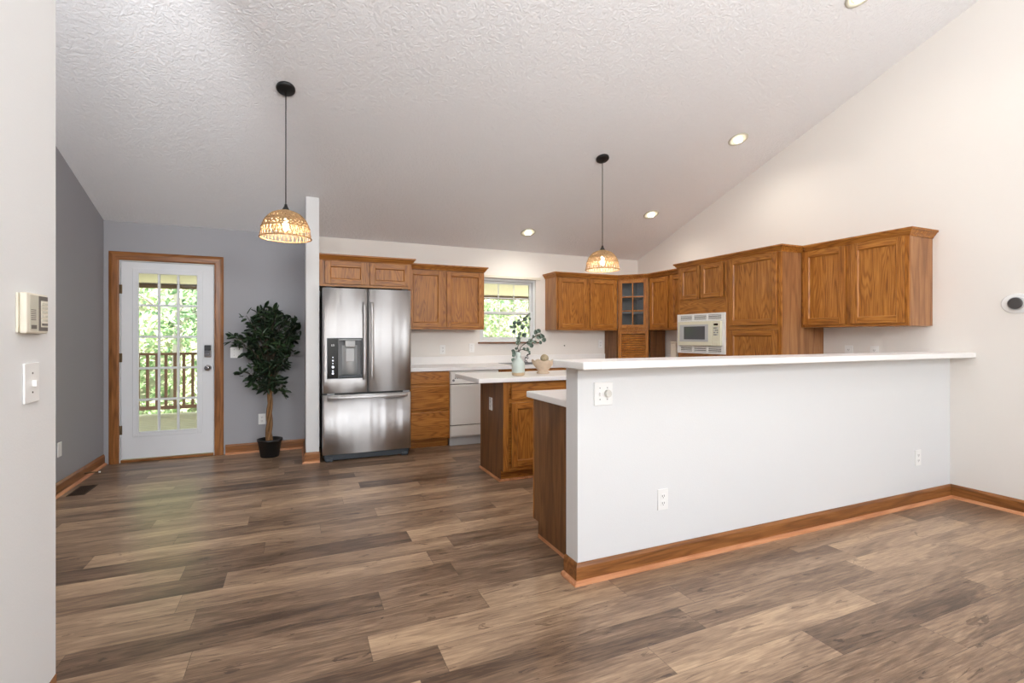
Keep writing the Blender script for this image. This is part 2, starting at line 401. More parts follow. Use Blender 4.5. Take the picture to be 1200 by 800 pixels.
# back wall with the door and the window cut out
DX0, DX1, DZ = -1.645, -.795, 2.055
WX0, WX1, WZ0, WZ1 = 2.21, 3.03, 1.20, 2.05
SPLIT = .15
b = NB(); T = .15; top = ZB+.02
bx(b, XL-.12, DX0, YB, YB+T, 0, top); bx(b, DX1, SPLIT, YB, YB+T, 0, top); bx(b, DX0, DX1, YB, YB+T, DZ, top)
struct('wall_back', b, grey_wall, 'grey painted back wall around the white glazed door', 'wall')
b = NB()
bx(b, SPLIT, WX0, YB, YB+T, 0, top); bx(b, WX1, XR+.12, YB, YB+T, 0, top); bx(b, WX0, WX1, YB, YB+T, 0, WZ0); bx(b, WX0, WX1, YB, YB+T, WZ1, top)
struct('wall_kitchen', b, cream_wall, 'cream kitchen back wall with the sink window', 'wall')
def sidewall(name, x0, x1, y0, y1, m, label):
    b = NB(); f = Fr((0, 0), (1, 0), (0, 1))
    pts = [(y0, 0), (y1, 0), (y1, zc(y1)+.03)]
    if y0 < RID < y1: pts.append((RID, zc(RID)+.03))
    pts.append((y0, zc(y0)+.03)); f.prism(b, pts, x0, x1)
    return struct(name, b, m, label, 'wall')
sidewall('wall_left', XL-.12, XL, REAR, YB, grey_wall, 'grey painted left wall beside the glazed door')
sidewall('wall_right', XR, XR+.12, REAR, YB, cream_wall, 'tall cream white right wall rising to the vaulted ceiling')
sidewall('wall_front', -.886, -.766, REAR, 2.2, white_wall, 'white partition wall at the left edge with keypad and switch')
sidewall('wall_pier', .085, .209, 5.38, YB, white_wall, 'narrow white wall stub between ficus and refrigerator')
b = NB(); zt = zc(REAR)+.03; edges = [XL-.12]
for a, c in WIN_REAR: edges += [a, c]
edges.append(XR+.12)
for i in range(0, len(edges), 2): bx(b, edges[i], edges[i+1], REAR-.12, REAR, 0, zt)
for a, c in WIN_REAR: bx(b, a, c, REAR-.12, REAR, 0, .35); bx(b, a, c, REAR-.12, REAR, 2.95, zt)
struct('wall_rear', b, wallmat('taupe_wall_paint', srgb(128, 124, 120)), 'taupe wall behind the camera with three tall windows', 'wall')
b = NB(); bx(b, 1.33, XR, 2.20, 2.32, 0, 1.112)
struct('wall_peninsula', b, white_wall, 'white half wall carrying the raised breakfast bar', 'wall', bevel=.003)

# baseboards with shoe moulding
BP = [(0, 0), (.014, 0), (.014, .088), (.009, .1), (.004, .106), (0, .106)]
SP = [(.014, 0), (.032, 0), (.031, .010), (.026, .017), (.014, .021)]
def baseboard(name, path, ax, label):
    b = NB(); sweep(b, path, BP); o = struct(name, b, trimw[ax], label, 'baseboard')
    s = NB(); sweep(s, path, SP); q = obj('shoe_moulding', s, shoe[ax], o); q['label'] = 'light orange shoe moulding'
    return o
E1 = .002
baseboard('baseboard_left', [(XL+E1, REAR), (XL+E1, YB-.001)][::-1] and [(XL+E1, REAR), (XL+E1, YB-.02)], 'Y', 'oak baseboard along the grey left wall')
baseboard('baseboard_back', [(-.705, YB-E1), (.083, YB-E1)], 'X', 'oak baseboard behind the potted ficus')
baseboard('baseboard_pier', [(.083, 5.98), (.083, 5.378), (.211, 5.378), (.211, 5.46)][::-1] and [(.083, 6.08), (.083, 5.378), (.215, 5.378)], 'X', 'oak baseboard wrapping the narrow wall stub')
baseboard('baseboard_peninsula', [(1.328, 2.318), (1.328, 2.198), (XR-.02, 2.198)], 'X', 'oak baseboard along the white half wall')
baseboard('baseboard_right', [(XR-E1, 2.196), (XR-E1, REAR)], 'Y', 'oak baseboard along the right wall')
baseboard('baseboard_front', [(-.764, REAR), (-.764, 2.202), (-.888, 2.202)][::-1] and [(-.888, 2.202), (-.764, 2.202), (-.764, REAR)], 'Y', 'oak baseboard around the end of the left partition')

# ------------------------------------------------------------------ door_1
dr = thing('door_1', 'white exterior door with fifteen glass lites and oak casing', 'door', ((DX0+DX1)/2, YB, 0)); dr['kind'] = 'structure'
b = NB(); cw = .085
prof = [(0, 0), (.014, 0), (.02, .012), (.02, .055), (.014, .072), (.008, cw), (0, cw)]
F = Fr((0, YB-.001), (1, 0), (0, -1))
zt = DZ-.012
for (x0, s) in ((DX0+.012, -1), (DX1-.012, 1)):   # side casings, mitred
    A = []
    for k, (o_, w_) in enumerate(prof):
        x = x0 + s*w_; A.append((b.verts.new((x, YB-.001-o_, 0)), b.verts.new((x, YB-.001-o_, zt+w_))))
    for i in range(len(A)):
        j = (i+1) % len(A); b.faces.new((A[i][0], A[j][0], A[j][1], A[i][1]))
    b.faces.new([a[0] for a in A]); b.faces.new([a[1] for a in A])
obj('side_casing', b, trimw['Z'], dr)
b = NB(); A = []
for (o_, w_) in prof:
    A.append((b.verts.new((DX0+.012-w_, YB-.001-o_, zt+w_)), b.verts.new((DX1-.012+w_, YB-.001-o_, zt+w_))))
for i in range(len(A)):
    j = (i+1) % len(A); b.faces.new((A[i][0], A[j][0], A[j][1], A[i][1]))
b.faces.new([a[0] for a in A]); b.faces.new([a[1] for a in A])
obj('head_casing', b, trimw['X'], dr)
b = NB(); bx(b, DX0+.001, DX0+.02, YB+.001, YB+.14, 0.001, DZ-.001); bx(b, DX1-.02, DX1-.001, YB+.001, YB+.14, .001, DZ-.001); bx(b, DX0+.02, DX1-.02, YB+.001, YB+.14, DZ-.02, DZ-.001)
obj('jamb', b, door_white, dr)
b = NB(); bx(b, DX0+.02, DX1-.02, YB-.004, YB+.14, .001, .026); obj('threshold', b, trimw['X'], dr, .004)
SX0, SX1 = DX0+.024, DX1-.024
GX0, GX1, GZ0, GZ1 = -1.472, -.968, .305, 1.915
b = NB(); y0, y1 = YB+.006, YB+.048
bx(b, SX0, GX0-.03, y0, y1, .034, 2.03); bx(b, GX1+.03, SX1, y0, y1, .034, 2.03)
bx(b, GX0-.03, GX1+.03, y0, y1, .034, GZ0-.03); bx(b, GX0-.03, GX1+.03, y0, y1, GZ1+.03, 2.03)
slab = obj('door_slab', b, door_white, dr)
b = NB()   # raised glazing frame
def ring(b, x0, x1, z0, z1, w, ya, yb):
    bx(b, x0-w, x0, ya, yb, z0-w, z1+w); bx(b, x1, x1+w, ya, yb, z0-w, z1+w); bx(b, x0, x1, ya, yb, z0-w, z0); bx(b, x0, x1, ya, yb, z1, z1+w)
ring(b, GX0, GX1, GZ0, GZ1, .052, y0-.012, y0-.0005)
ring(b, GX0, GX1, GZ0, GZ1, .018, y0-.018, y0-.011)
obj('glazing_frame', b, door_white, slab, .003)
b = NB()
for i in (1, 2): x = GX0+(GX1-GX0)*i/3; bx(b, x-.011, x+.011, y0-.004, y0+.018, GZ0, GZ1)
for i in (1, 2, 3, 4): z = GZ0+(GZ1-GZ0)*i/5; bx(b, GX0, GX1, y0-.003, y0+.017, z-.011, z+.011)
obj('muntin_grid', b, door_white, slab, .003)
b = NB(); bx(b, GX0-.012, GX1+.012, y0+.02, y0+.026, GZ0-.012, GZ1+.012); obj('glass_pane', b, glass_m, slab)
b = NB()
for z in (.33, 1.06, 1.75): tube(b, [(SX0-.004, YB-.006, z-.045), (SX0-.004, YB-.006, z+.045)], .006); bx(b, SX0-.012, SX0+.01, YB-.003, YB+.005, z-.045, z+.045)
obj('hinge', b, brass, dr)
dl = thing('x', '', '', (0, 0, 0)); bpy.data.objects.remove(dl)
b = NB(); F = Fr((-.868, y0), (1, 0), (0, -1)); F.box(b, -.034, .034, 0.0005, .028, 1.050, 1.185)
db = obj('deadbolt', b, chrome, dr, .012); db['label'] = 'chrome keypad deadbolt'
b = NB(); F.box(b, -.03, .03, .024, .032, 1.125, 1.18); k = obj('keypad_cover', b, black_m, db, .004)
b = NB(); tube(b, [(-.868, y0-.028, 1.085), (-.868, y0-.045, 1.085)], .01); bx(b, -.89, -.846, y0-.055, y0-.043, 1.079, 1.091); obj('thumb_turn', b, chrome, db, .002)
b = NB(); lathe(b, [(.032, .0005), (.032, .006), (.014, .012), (.012, .03), (.024, .04), (.029, .052), (.026, .064), (.012, .07)], (-.868, y0, .94), 28, ax=(0, -1, 0))
obj('door_knob', b, chrome, dr)

# ------------------------------------------------------------------ window_1 over the sink
wd = thing('window_1', 'white double hung kitchen window with grilles over the sink', 'window', ((WX0+WX1)/2, YB, WZ0)); wd['kind'] = 'structure'
def frame(b, x0, x1, z0, z1, w, ya, yb):
    bx(b, x0, x0+w, ya, yb, z0, z1); bx(b, x1-w, x1, ya, yb, z0, z1); bx(b, x0+w, x1-w, ya, yb, z0, z0+w); bx(b, x0+w, x1-w, ya, yb, z1-w, z1)
b = NB(); frame(b, WX0+.001, WX1-.001, WZ0+.001, WZ1-.001, .03, YB+.03, YB+.13); obj('window_frame', b, vinyl, wd, .003)
zm = 1.59
def sash(z0, z1, ya, grid, lab):
    b = NB(); frame(b, WX0+.032, WX1-.032, z0, z1, .034, ya, ya+.03); s = obj('sash', b, vinyl, wd, .003); s['label'] = lab
    b = NB(); x0, x1 = WX0+.066, WX1-.066
    for i in (1, 2): x = x0+(x1-x0)*i/3; bx(b, x-.007, x+.007, ya+.008, ya+.014, z0+.034, z1-.034)
    for i in grid: z = z0+(z1-z0)*i; bx(b, x0, x1, ya+.008, ya+.014, z-.007, z+.007)
    obj('grille', b, vinyl, s)
    b = NB(); bx(b, x0-.005, x1+.005, ya+.016, ya+.02, z0+.03, z1-.03); obj('glass_pane', b, glass_m, s)
sash(zm-.02, WZ1-.033, YB+.075, (.5,), 'upper sash'); sash(WZ0+.033, zm+.02, YB+.042, (), 'lower sash')
b = NB(); bx(b, WX0-.05, WX1+.06, YB-.03, YB-.001, WZ1+.001, WZ1+.035); q = obj('shade_rail', b, beige, wd, .003); q['label'] = 'thin beige rail above the glass'
b = NB(); bx(b, WX0-.03, WX1+.05, YB-.045, YB-.001, WZ0-.02, WZ0-.002); q = obj('window_stool', b, woodbrown, wd, .004); q['label'] = 'narrow brown wood stool'

# ------------------------------------------------------------------ cabinet helpers
O3 = lambda ax: [oak['Z'], oak[ax]]
def panel_door(parent, F, a0, a1, z0, z1, ax, th=.019, st=.055, glass=None, name='door', b0=.0, horiz=False):
    b = NB(); bb = b0+.001; bo = bb+th
    F.box(b, a0, a0+st, bb, bo, z0, z1, 0); F.box(b, a1-st, a1, bb, bo, z0, z1, 0)
    F.box(b, a0+st, a1-st, bb, bo, z0, z0+st, 1); F.box(b, a0+st, a1-st, bb, bo, z1-st, z1, 1)
    # sloped inner moulding
    m = .007
    for (p0, p1, ed) in ():
        pass
    if glass is None:
        F.box(b, a0+st-.002, a1-st+.002, bb+.001, bb+.006, z0+st-.002, z1-st+.002, 0)
        # ogee strip between frame and panel
        for a, s in ((a0+st, 1), (a1-st, -1)):
            vs = [F.p(a, bo-.003, z0+st), F.p(a+s*m, bb+.006, z0+st+m), F.p(a+s*m, bb+.006, z1-st-m), F.p(a, bo-.003, z1-st)]
            f = b.faces.new([b.verts.new(v) for v in vs]); f.material_index = 0
        for z, s in ((z0+st, 1), (z1-st, -1)):
            vs = [F.p(a0+st, bo-.003, z), F.p(a0+st+m, bb+.006, z+s*m), F.p(a1-st-m, bb+.006, z+s*m), F.p(a1-st, bo-.003, z)]
            f = b.faces.new([b.verts.new(v) for v in vs]); f.material_index = 1
    d = obj(name, b, O3(ax), parent, .0035)
    if glass:
        nc, nr = glass; b = NB(); x0, x1, q0, q1 = a0+st, a1-st, z0+st, z1-st
        for i in range(1, nc): x = x0+(x1-x0)*i/nc; F.box(b, x-.008, x+.008, bb+.004, bo-.002, q0, q1, 0)
        for i in range(1, nr): z = q0+(q1-q0)*i/nr; F.box(b, x0, x1, bb+.005, bo-.003, z-.008, z+.008, 1)
        obj('muntin_grid', b, O3(ax), d, .002)
        b = NB(); F.box(b, x0-.004, x1+.004, bb+.001, bb+.003, q0-.004, q1+.004); obj('glass_pane', b, glass_m, d)
    return d
def drawer_front(parent, F, a0, a1, z0, z1, ax, th=.019):
    b = NB(); F.box(b, a0, a1, .001, .001+th, z0, z1, 0)
    return obj('drawer', b, [oak[ax]], parent, .006)
def face_frame(parent, F, a0, a1, z0, z1, ax, stiles, rails, d=.019, st=.03):
    """frame behind the doors: outer frame, inner stiles at a, rails at z"""
    b = NB(); e = .0
    F.box(b, a0, a0+st, -d, 0, z0, z1, 0); F.box(b, a1-st, a1, -d, 0, z0, z1, 0)
    for a in stiles: F.box(b, a-.028, a+.028, -d, -.0004, z0+st, z1-st, 0)
    F.box(b, a0+st, a1-st, -d, -.0002, z0, z0+st, 1); F.box(b, a0+st, a1-st, -d, -.0002, z1-st, z1, 1)
    for z in rails: F.box(b, a0+st, a1-st, -d, -.0006, z-.02, z+.02, 1)
    return obj('face_frame', b, O3(ax), parent)
CR = [(0, 2.072), (.006, 2.072), (.01, 2.084), (.022, 2.098), (.03, 2.112), (.042, 2.12), (.042, 2.134), (0, 2.134)]
def crown(path, parent=None, m=None):
    b = NB(); sweep(b, path, CR); return obj('crown_moulding', b, m or oak['X'], parent)

G = .0015
# over-fridge cabinet
t = thing('wall_cabinet', 'short two door oak wall cabinet above the steel refrigerator', 'cabinet', (.69, 5.8, 1.80), 'oak wall cabinets')
F = Fr((0, 5.49), (1, 0), (0, -1)); X0, X1 = .2125, 1.172
b = NB(); F.box(b, X0, X1, -(YB-5.49-G), -.0195, 1.80, 2.10); obj('body', b, pink, t)
face_frame(t, F, X0, X1, 1.80, 2.10, 'X', (.70,), (), st=.035)
panel_door(t, F, .268, .682, 1.825, 2.062, 'X'); panel_door(t, F, .722, 1.145, 1.825, 2.062, 'X')
crown([(X0, 5.489), (X1+.001, 5.489), (X1+.001, 5.758)], t)
# left wall cabinet
t = thing('wall_cabinet', 'two door oak wall cabinet between refrigerator and window', 'cabinet', (1.66, 5.96, 1.36), 'oak wall cabinets')
F = Fr((0, 5.80), (1, 0), (0, -1)); X0, X1 = 1.174, 2.15
b = NB(); F.box(b, X0, X1, -(YB-5.80-G), -.0195, 1.36, 2.10); obj('body', b, pink, t)
face_frame(t, F, X0, X1, 1.36, 2.10, 'X', (1.638,), ())
panel_door(t, F, 1.20, 1.612, 1.385, 2.06, 'X'); panel_door(t, F, 1.665, 2.125, 1.385, 2.06, 'X')
crown([(X0+.044, 5.799), (X1+.001, 5.799), (X1+.001, YB-.002)], t)
# right wall cabinet on the back wall
t = thing('wall_cabinet', 'two door oak wall cabinet right of the window, beside the glass corner cabinet', 'cabinet', (3.66, 5.96, 1.36), 'oak wall cabinets')
F = Fr((0, 5.79), (1, 0), (0, -1)); X0, X1 = 3.175, 4.145
b = NB(); F.box(b, X0, X1, -(YB-5.79-G), -.0195, 1.36, 2.10); obj('body', b, pink, t)
face_frame(t, F, X0, X1, 1.36, 2.10, 'X', (3.668,), ())
panel_door(t, F, 3.20, 3.640, 1.385, 2.06, 'X'); panel_door(t, F, 3.695, 4.125, 1.385, 2.06, 'X')
# corner cabinet (hollow, with shelves)
CP0, CP1 = (4.148, 5.79), (4.44, 5.462)
un = Vector((CP1[0]-CP0[0], CP1[1]-CP0[1])); WD = un.length; un.normalize(); nn = (un.y, -un.x)
t = thing('corner_cabinet', 'diagonal oak corner cabinet with a six pane glass door', 'cabinet', (4.5, 5.85, 1.362))
F = Fr(CP0, un, nn); e = .0025
def corner_poly(ins=0.0): return [(CP0[0]+e, YB-G), (CP0[0]+e, CP0[1]+.028), (CP1[0]+.025, CP1[1]+e), (XR-G, CP1[1]+e), (XR-G, YB-G)]
b = NB(); polyprism(b, corner_poly(), 1.36, 1.378); polyprism(b, corner_poly(), 2.082, 2.10)
bx(b, CP0[0]+e, CP0[0]+.018, CP0[1]+.03, YB-G, 1.378, 2.082, 1); bx(b, CP1[0]+.03, XR-G, CP1[1]+e, CP1[1]+.018, 1.378, 2.082, 1)
bx(b, CP0[0]+.018, XR-.02, YB-.012, YB-G, 1.378, 2.082, 1); bx(b, XR-.012, XR-G, CP1[1]+.018, YB-.012, 1.378, 2.082, 1)
obj('body', b, [oak['X'], melamine], t)
for z in (1.60, 1.83):
    b = NB(); polyprism(b, [(4.17, 6.10), (4.17, 5.86), (4.475, 5.50), (4.74, 5.50), (4.74, 6.10)], z, z+.016); obj('shelf', b, melamine, t)
b = NB(); e2 = .004
F.box(b, e2, .03, -.019, 0, 1.36, 2.10); F.box(b, WD-.03, WD-e2, -.019, 0, 1.36, 2.10); F.box(b, .03, WD-.03, -.019, -.0003, 1.36, 1.395, 1); F.box(b, .03, WD-.03, -.019, -.0003, 2.065, 2.10, 1)
obj('face_frame', b, O3('X'), t)
panel_door(t, F, .028, WD-.028, 1.392, 2.062, 'X', glass=(2, 3), st=.045)
# appliance garage below it
t = thing('appliance_garage', 'oak corner appliance garage with horizontal tambour door on the counter', 'cabinet', (4.5, 5.85, .925))
b = NB(); ax0 = CP0[0]+.012
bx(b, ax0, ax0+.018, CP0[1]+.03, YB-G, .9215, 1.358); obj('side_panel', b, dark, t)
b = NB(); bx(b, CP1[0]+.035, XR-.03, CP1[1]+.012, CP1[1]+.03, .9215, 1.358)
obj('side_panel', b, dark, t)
FG = Fr(CP0, un, nn)
b = NB(); FG.box(b, .008, .055, -.028, -.008, .9215, 1.358, 0); FG.box(b, WD-.055, WD-.008, -.028, -.008, .9215, 1.358, 0); FG.box(b, .055, WD-.055, -.028, -.009, 1.31, 1.358, 1)
obj('face_frame', b, O3('X'), t, .002)
b = NB()
z = .9225
while z < 1.30:
    FG.prism(b, [(-.045, z), (-.034, z+.001), (-.024, z+.009), (-.024, z+.022), (-.034, z+.030), (-.045, z+.031)], .055, WD-.055); z += .0318
obj('tambour_door', b, oak['X'], t)
# right wall cabinet behind the oven tower
t = thing('wall_cabinet', 'narrow two door oak cabinet on the right wall, between glass corner and microwave tower', 'cabinet', (4.6, 5.0, 1.36), 'oak wall cabinets')
F = Fr((4.44, 0), (0, 1), (-1, 0)); Y0, Y1 = 4.590, 5.458
b = NB(); F.box(b, Y0, Y1, -(XR-4.44-G), -.0195, 1.36, 2.10); obj('body', b, pink, t)
face_frame(t, F, Y0, Y1, 1.36, 2.10, 'Y', (5.045,), ())
panel_door(t, F, 5.07, 5.43, 1.385, 2.06, 'Y'); panel_door(t, F, 4.62, 5.02, 1.385, 2.06, 'Y')
b = NB(); sweep(b, [(3.174, YB-.002), (3.174, 5.789), (4.1475, 5.789), (4.4395, 5.461), (4.4395, 4.592)], CR)
tag(obj('crown_moulding', b, oak['X']), 'oak crown moulding running from the window around the glass corner cabinet', 'moulding')
# tower: microwave section + pantry section
TX = 4.16; F = Fr((TX, 0), (0, 1), (-1, 0))
t = thing('microwave_cabinet', 'tall oak tower cabinet housing the built-in microwave', 'cabinet', (4.45, 4.22, 0), 'tall oak cabinets')
Y0, Y1 = 3.866, 4.588; MZ0, MZ1 = 1.095, 1.52; D = XR-TX-G
b = NB(); F.box(b, Y0, Y1, -D, -.0195, .10, MZ0); F.box(b, Y0, Y1, -D, -.0195, MZ1, 2.10); F.box(b, Y0, Y0+.018, -D, -.0195, MZ0, MZ1); F.box(b, Y1-.018, Y1, -D, -.0195, MZ0, MZ1); F.box(b, Y0+.018, Y1-.018, -D, -D+.01, MZ0, MZ1)
F.box(b, Y0, Y1, -D, -.075, .001, .10); obj('body', b, pink, t)
b = NB(); F.box(b, Y0, Y0+.028, -.019, 0, .10, 2.10, 0); F.box(b, Y1-.028, Y1, -.019, 0, .10, 2.10, 0)
F.box(b, Y0+.028, Y1-.028, -.019, -.0003, MZ1, 1.72, 1); F.box(b, Y0+.028, Y1-.028, -.019, -.0003, 2.065, 2.10, 1); F.box(b, Y0+.028, Y1-.028, -.019, -.0003, .93, MZ0, 1)
F.box(b, Y0+.028, Y1-.028, -.019, -.0003, .10, .14, 1); obj('face_frame', b, O3('Y'), t)
panel_door(t, F, 3.905, 4.215, 1.70, 2.07, 'Y', st=.048); panel_door(t, F, 4.235, 4.54, 1.70, 2.07, 'Y', st=.048)
panel_door(t, F, 3.905, 4.215, .14, .90, 'Y'); panel_door(t, F, 4.235, 4.54, .14, .90, 'Y')
t = thing('pantry_cabinet', 'tall oak pantry cabinet with one tall upper and one lower door', 'cabinet', (4.45, 3.55, 0), 'tall oak cabinets')
Y0, Y1 = 3.228, 3.864
b = NB(); F.box(b, Y0+.006, Y1, -D, -.0195, .10, 2.10); F.box(b, Y0+.006, Y1, -D, -.075, .001, .10); obj('body', b, pink, t)
b = NB(); F.box(b, Y0, Y0+.0055, -D, -.0195, .001, 2.10); q = obj('side_panel', b, pink, t); q['label'] = 'pinkish oak veneer side panel'
face_frame(t, F, Y0, Y1, .10, 2.10, 'Y', (), (1.362,), st=.032)
panel_door(t, F, 3.262, 3.822, 1.385, 2.072, 'Y'); panel_door(t, F, 3.262, 3.822, .14, 1.337, 'Y')
b = NB(); sweep(b, [(4.395, 4.5885), (4.1595, 4.5885), (4.1595, 3.2275), (4.4385, 3.2275)], CR)
tag(obj('crown_moulding', b, oak['Y']), 'oak crown moulding on the microwave and pantry tower', 'moulding')
# wing cabinet over the bar
t = thing('wall_cabinet', 'two door oak wall cabinet over the right end of the bar', 'cabinet', (4.6, 2.77, 1.36), 'oak wall cabinets')
F = Fr((4.44, 0), (0, 1), (-1, 0)); Y0, Y1 = 2.318, 3.2265
b = NB(); F.box(b, Y0+.006, Y1, -(XR-4.44-G), -.0195, 1.36, 2.10); obj('body', b, pink, t)
b = NB(); F.box(b, Y0, Y0+.0055, -(XR-4.44-G), -.0195, 1.36, 2.10); q = obj('side_panel', b, pink, t); q['label'] = 'pinkish oak veneer side panel'
face_frame(t, F, Y0, Y1, 1.36, 2.10, 'Y', (2.780,), ())
panel_door(t, F, 2.807, 3.20, 1.385, 2.075, 'Y'); panel_door(t, F, 2.347, 2.757, 1.385, 2.075, 'Y')
crown([(4.4385, 3.184), (4.4385, 2.317), (XR-.002, 2.317)], t, oak['Y'])

# ------------------------------------------------------------------ microwave
t = thing('microwave', 'almond built-in microwave with white vented trim frame', 'microwave', (TX+.2, 4.228, MZ0+.003))
F = Fr((TX, 0), (0, 1), (-1, 0)); a0, a1, z0, z1 = 3.872, 4.582, 1.083, 1.530
b = NB(); F.box(b, a0+.03, a1-.03, -.30, -.001, MZ0+.004, MZ1-.004); obj('housing', b, grey_pl, t)
b = NB(); o0 = .0012
F.box(b, a0, a0+.036, o0, .02, z0, z1); F.box(b, a1-.036, a1, o0, .02, z0, z1)
zz = [z0+.085, z1-.085]
F.box(b, a0+.036, a1-.036, o0, .008, z0, zz[0]); F.box(b, a0+.036, a1-.036, o0, .008, zz[1], z1)
F.box(b, a0+.036, a1-.036, .008, .02, z0, z0+.018); F.box(b, a0+.036, a1-.036, .008, .02, z1-.018, z1)
F.box(b, a0+.036, a1-.036, .008, .02, zz[0]-.014, zz[0]); F.box(b, a0+.036, a1-.036, .008, .02, zz[1], zz[1]+.014)
w3 = (a1-a0-.072)/3
for i in range(4):
    c_ = a0+.036+w3*i; F.box(b, max(a0+.036, c_-.012), min(a1-.036, c_+.012), .008, .02, z0+.018, zz[0]-.014); F.box(b, max(a0+.036, c_-.012), min(a1-.036, c_+.012), .008, .02, zz[1]+.014, z1-.018)
obj('trim_frame', b, plate_m, t, .001)
for (qa, qb) in ((z0+.018, zz[0]-.014), (zz[1]+.014, z1-.018)):
    b = NB()
    for i in range(3):
        c0 = a0+.036+w3*i+.012; c1 = a0+.036+w3*(i+1)-.012
        F.box(b, c0, c1, .0083, .0093, qa, qb, 0)
        n_ = 3
        for k in range(n_):
            zz_ = qa+(qb-qa)*(k+.5)/n_; F.box(b, c0, c1, .0093, .0185, zz_-.0045, zz_+.0045, 1)
    q = obj('vent_louvre', b, [slot_m, plate_m], t)
m0, m1 = a0+.04, a1-.04; q0, q1 = zz[0]+.003, zz[1]-.003
b = NB(); F.box(b, m0+.122, m1, o0, .045, q0, q1); dd = obj('door', b, almond, t, .005)
b = NB(); F.box(b, m0+.165, m1-.03, .0452, .047, q0+.045, q1-.035); q = obj('door_border', b, lightgrey, dd, .0005)
b = NB(); F.box(b, m0+.21, m1-.10, .0472, .049, q0+.07, q1-.055); q = obj('window', b, mwglass_m, dd, .0005); q['label'] = 'dark glass window'
b = NB(); F.box(b, m0, m0+.119, o0, .043, q0, q1); cp = obj('control_panel', b, almond, t, .005)
b = NB(); F.box(b, m0+.03, m0+.09, .0432, .0445, q1-.05, q1-.028); obj('display', b, blackgloss, cp)
for r in range(4):
    for c_ in range(3):
        b = NB(); F.box(b, m0+.028+c_*.022, m0+.045+c_*.022, .0432, .045, q1-.085-r*.024, q1-.070-r*.024); obj('button', b, grey_pl if (r+c_) % 3 else lightgrey, cp)
b = NB(); F.box(b, m0+.03, m0+.09, .0432, .047, q0+.02, q0+.048); obj('open_button', b, almond, cp, .002)

# ------------------------------------------------------------------ back base run
FB = Fr((0, 5.52), (1, 0), (0, -1)); DB = YB-5.52-G
def toe(parent, F, a0, a1, D, m): b = NB(); F.box(b, a0, a1, -D, -.075, .001, .10); return obj('toe_kick', b, m, parent)
t = thing('drawer_cabinet', 'oak base cabinet with three drawers beside the refrigerator', 'cabinet', (1.4, 5.8, 0))
b = NB(); FB.box(b, 1.15, 1.622, -DB, -.0195, .10, .878); obj('body', b, pink, t)
face_frame(t, FB, 1.15, 1.622, .10, .878, 'X', (), (.722, .425), st=.02)
toe(t, FB, 1.15, 1.622, DB, oak['X'])
for z0, z1 in ((.735, .868), (.437, .711), (.118, .413)): drawer_front(t, FB, 1.165, 1.608, z0, z1, 'X')
# dishwasher
t = thing('dishwasher', 'white built-in dishwasher under the back counter', 'dishwasher', (1.93, 5.8, 0)); D0, D1 = 1.627, 2.232
b = NB(); FB.box(b, D0, D1, -DB, -.012, .10, .872); obj('body', b, appl_white, t)
b = NB(); FB.box(b, D0+.004, D1-.004, -.0115, .018, .722, .862); cp = obj('control_panel', b, appl_white, t, .006)
b = NB(); FB.box(b, D0+.004, D1-.004, -.0115, .022, .245, .712); obj('door', b, appl_white, t, .006)
b = NB(); FB.box(b, D0+.004, D1-.004, -.0115, .016, .118, .236); q = obj('lower_panel', b, appl_white, t, .004)
for z in (.236, .712): b = NB(); FB.box(b, D0+.001, D1-.001, -.0118, -.005, z, z+.0095); obj('seal', b, slot_m, t)
b = NB(); FB.box(b, D0+.004, D1-.004, -.075, -.03, .001, .10); obj('toe_panel', b, lightgrey, t)
for i in range(5):
    b = NB(); FB.box(b, D0+.05+i*.026, D0+.066+i*.026, .0182, .021, .782, .796); obj('button', b, grey_pl, cp)
b = NB(); lathe(b, [(.014, 0), (.013, .012)], tuple(FB.p(D0+.035, .0182, .765)), 20, ax=(0, -1, 0)); obj('dial', b, grey_pl, cp)
# sink base and the rest of the back run
t = thing('sink_cabinet', 'oak sink base cabinet behind the island', 'cabinet', (3.2, 5.8, 0)); S0, S1 = 2.236, 4.14
b = NB(); FB.box(b, S0, 2.44, -DB, -.0195, .10, .878); FB.box(b, 3.0, S1, -DB, -.0195, .10, .878); FB.box(b, 2.44, 3.0, -DB, -.0195, .10, .70); obj('body', b, pink, t)
face_frame(t, FB, S0, S1, .10, .878, 'X', (2.7, 3.18, 3.66), (.722,), st=.03); toe(t, FB, S0, S1, DB, oak['X'])
for i in range(4):
    a = S0+.02+i*.475; drawer_front(t, FB, a, a+.44, .742, .866, 'X'); panel_door(t, FB, a, a+.44, .118, .705, 'X')
# right run base (mostly hidden)
FRR = Fr((4.16, 0), (0, 1), (-1, 0))
t = thing('corner_base_cabinet', 'oak base cabinet in the corner under the appliance garage', 'cabinet', (4.45, 5.3, 0))
b = NB(); FRR.box(b, 4.592, YB-G, -(XR-4.16-G), -.0195, .10, .878); FRR.box(b, 4.592, YB-G, -(XR-4.16-G), -.075, .001, .10); obj('body', b, pink, t)
panel_door(t, FRR, 4.62, 5.03, .118, .705, 'Y', b0=-.0195); panel_door(t, FRR, 5.06, 5.47, .118, .705, 'Y', b0=-.0195)
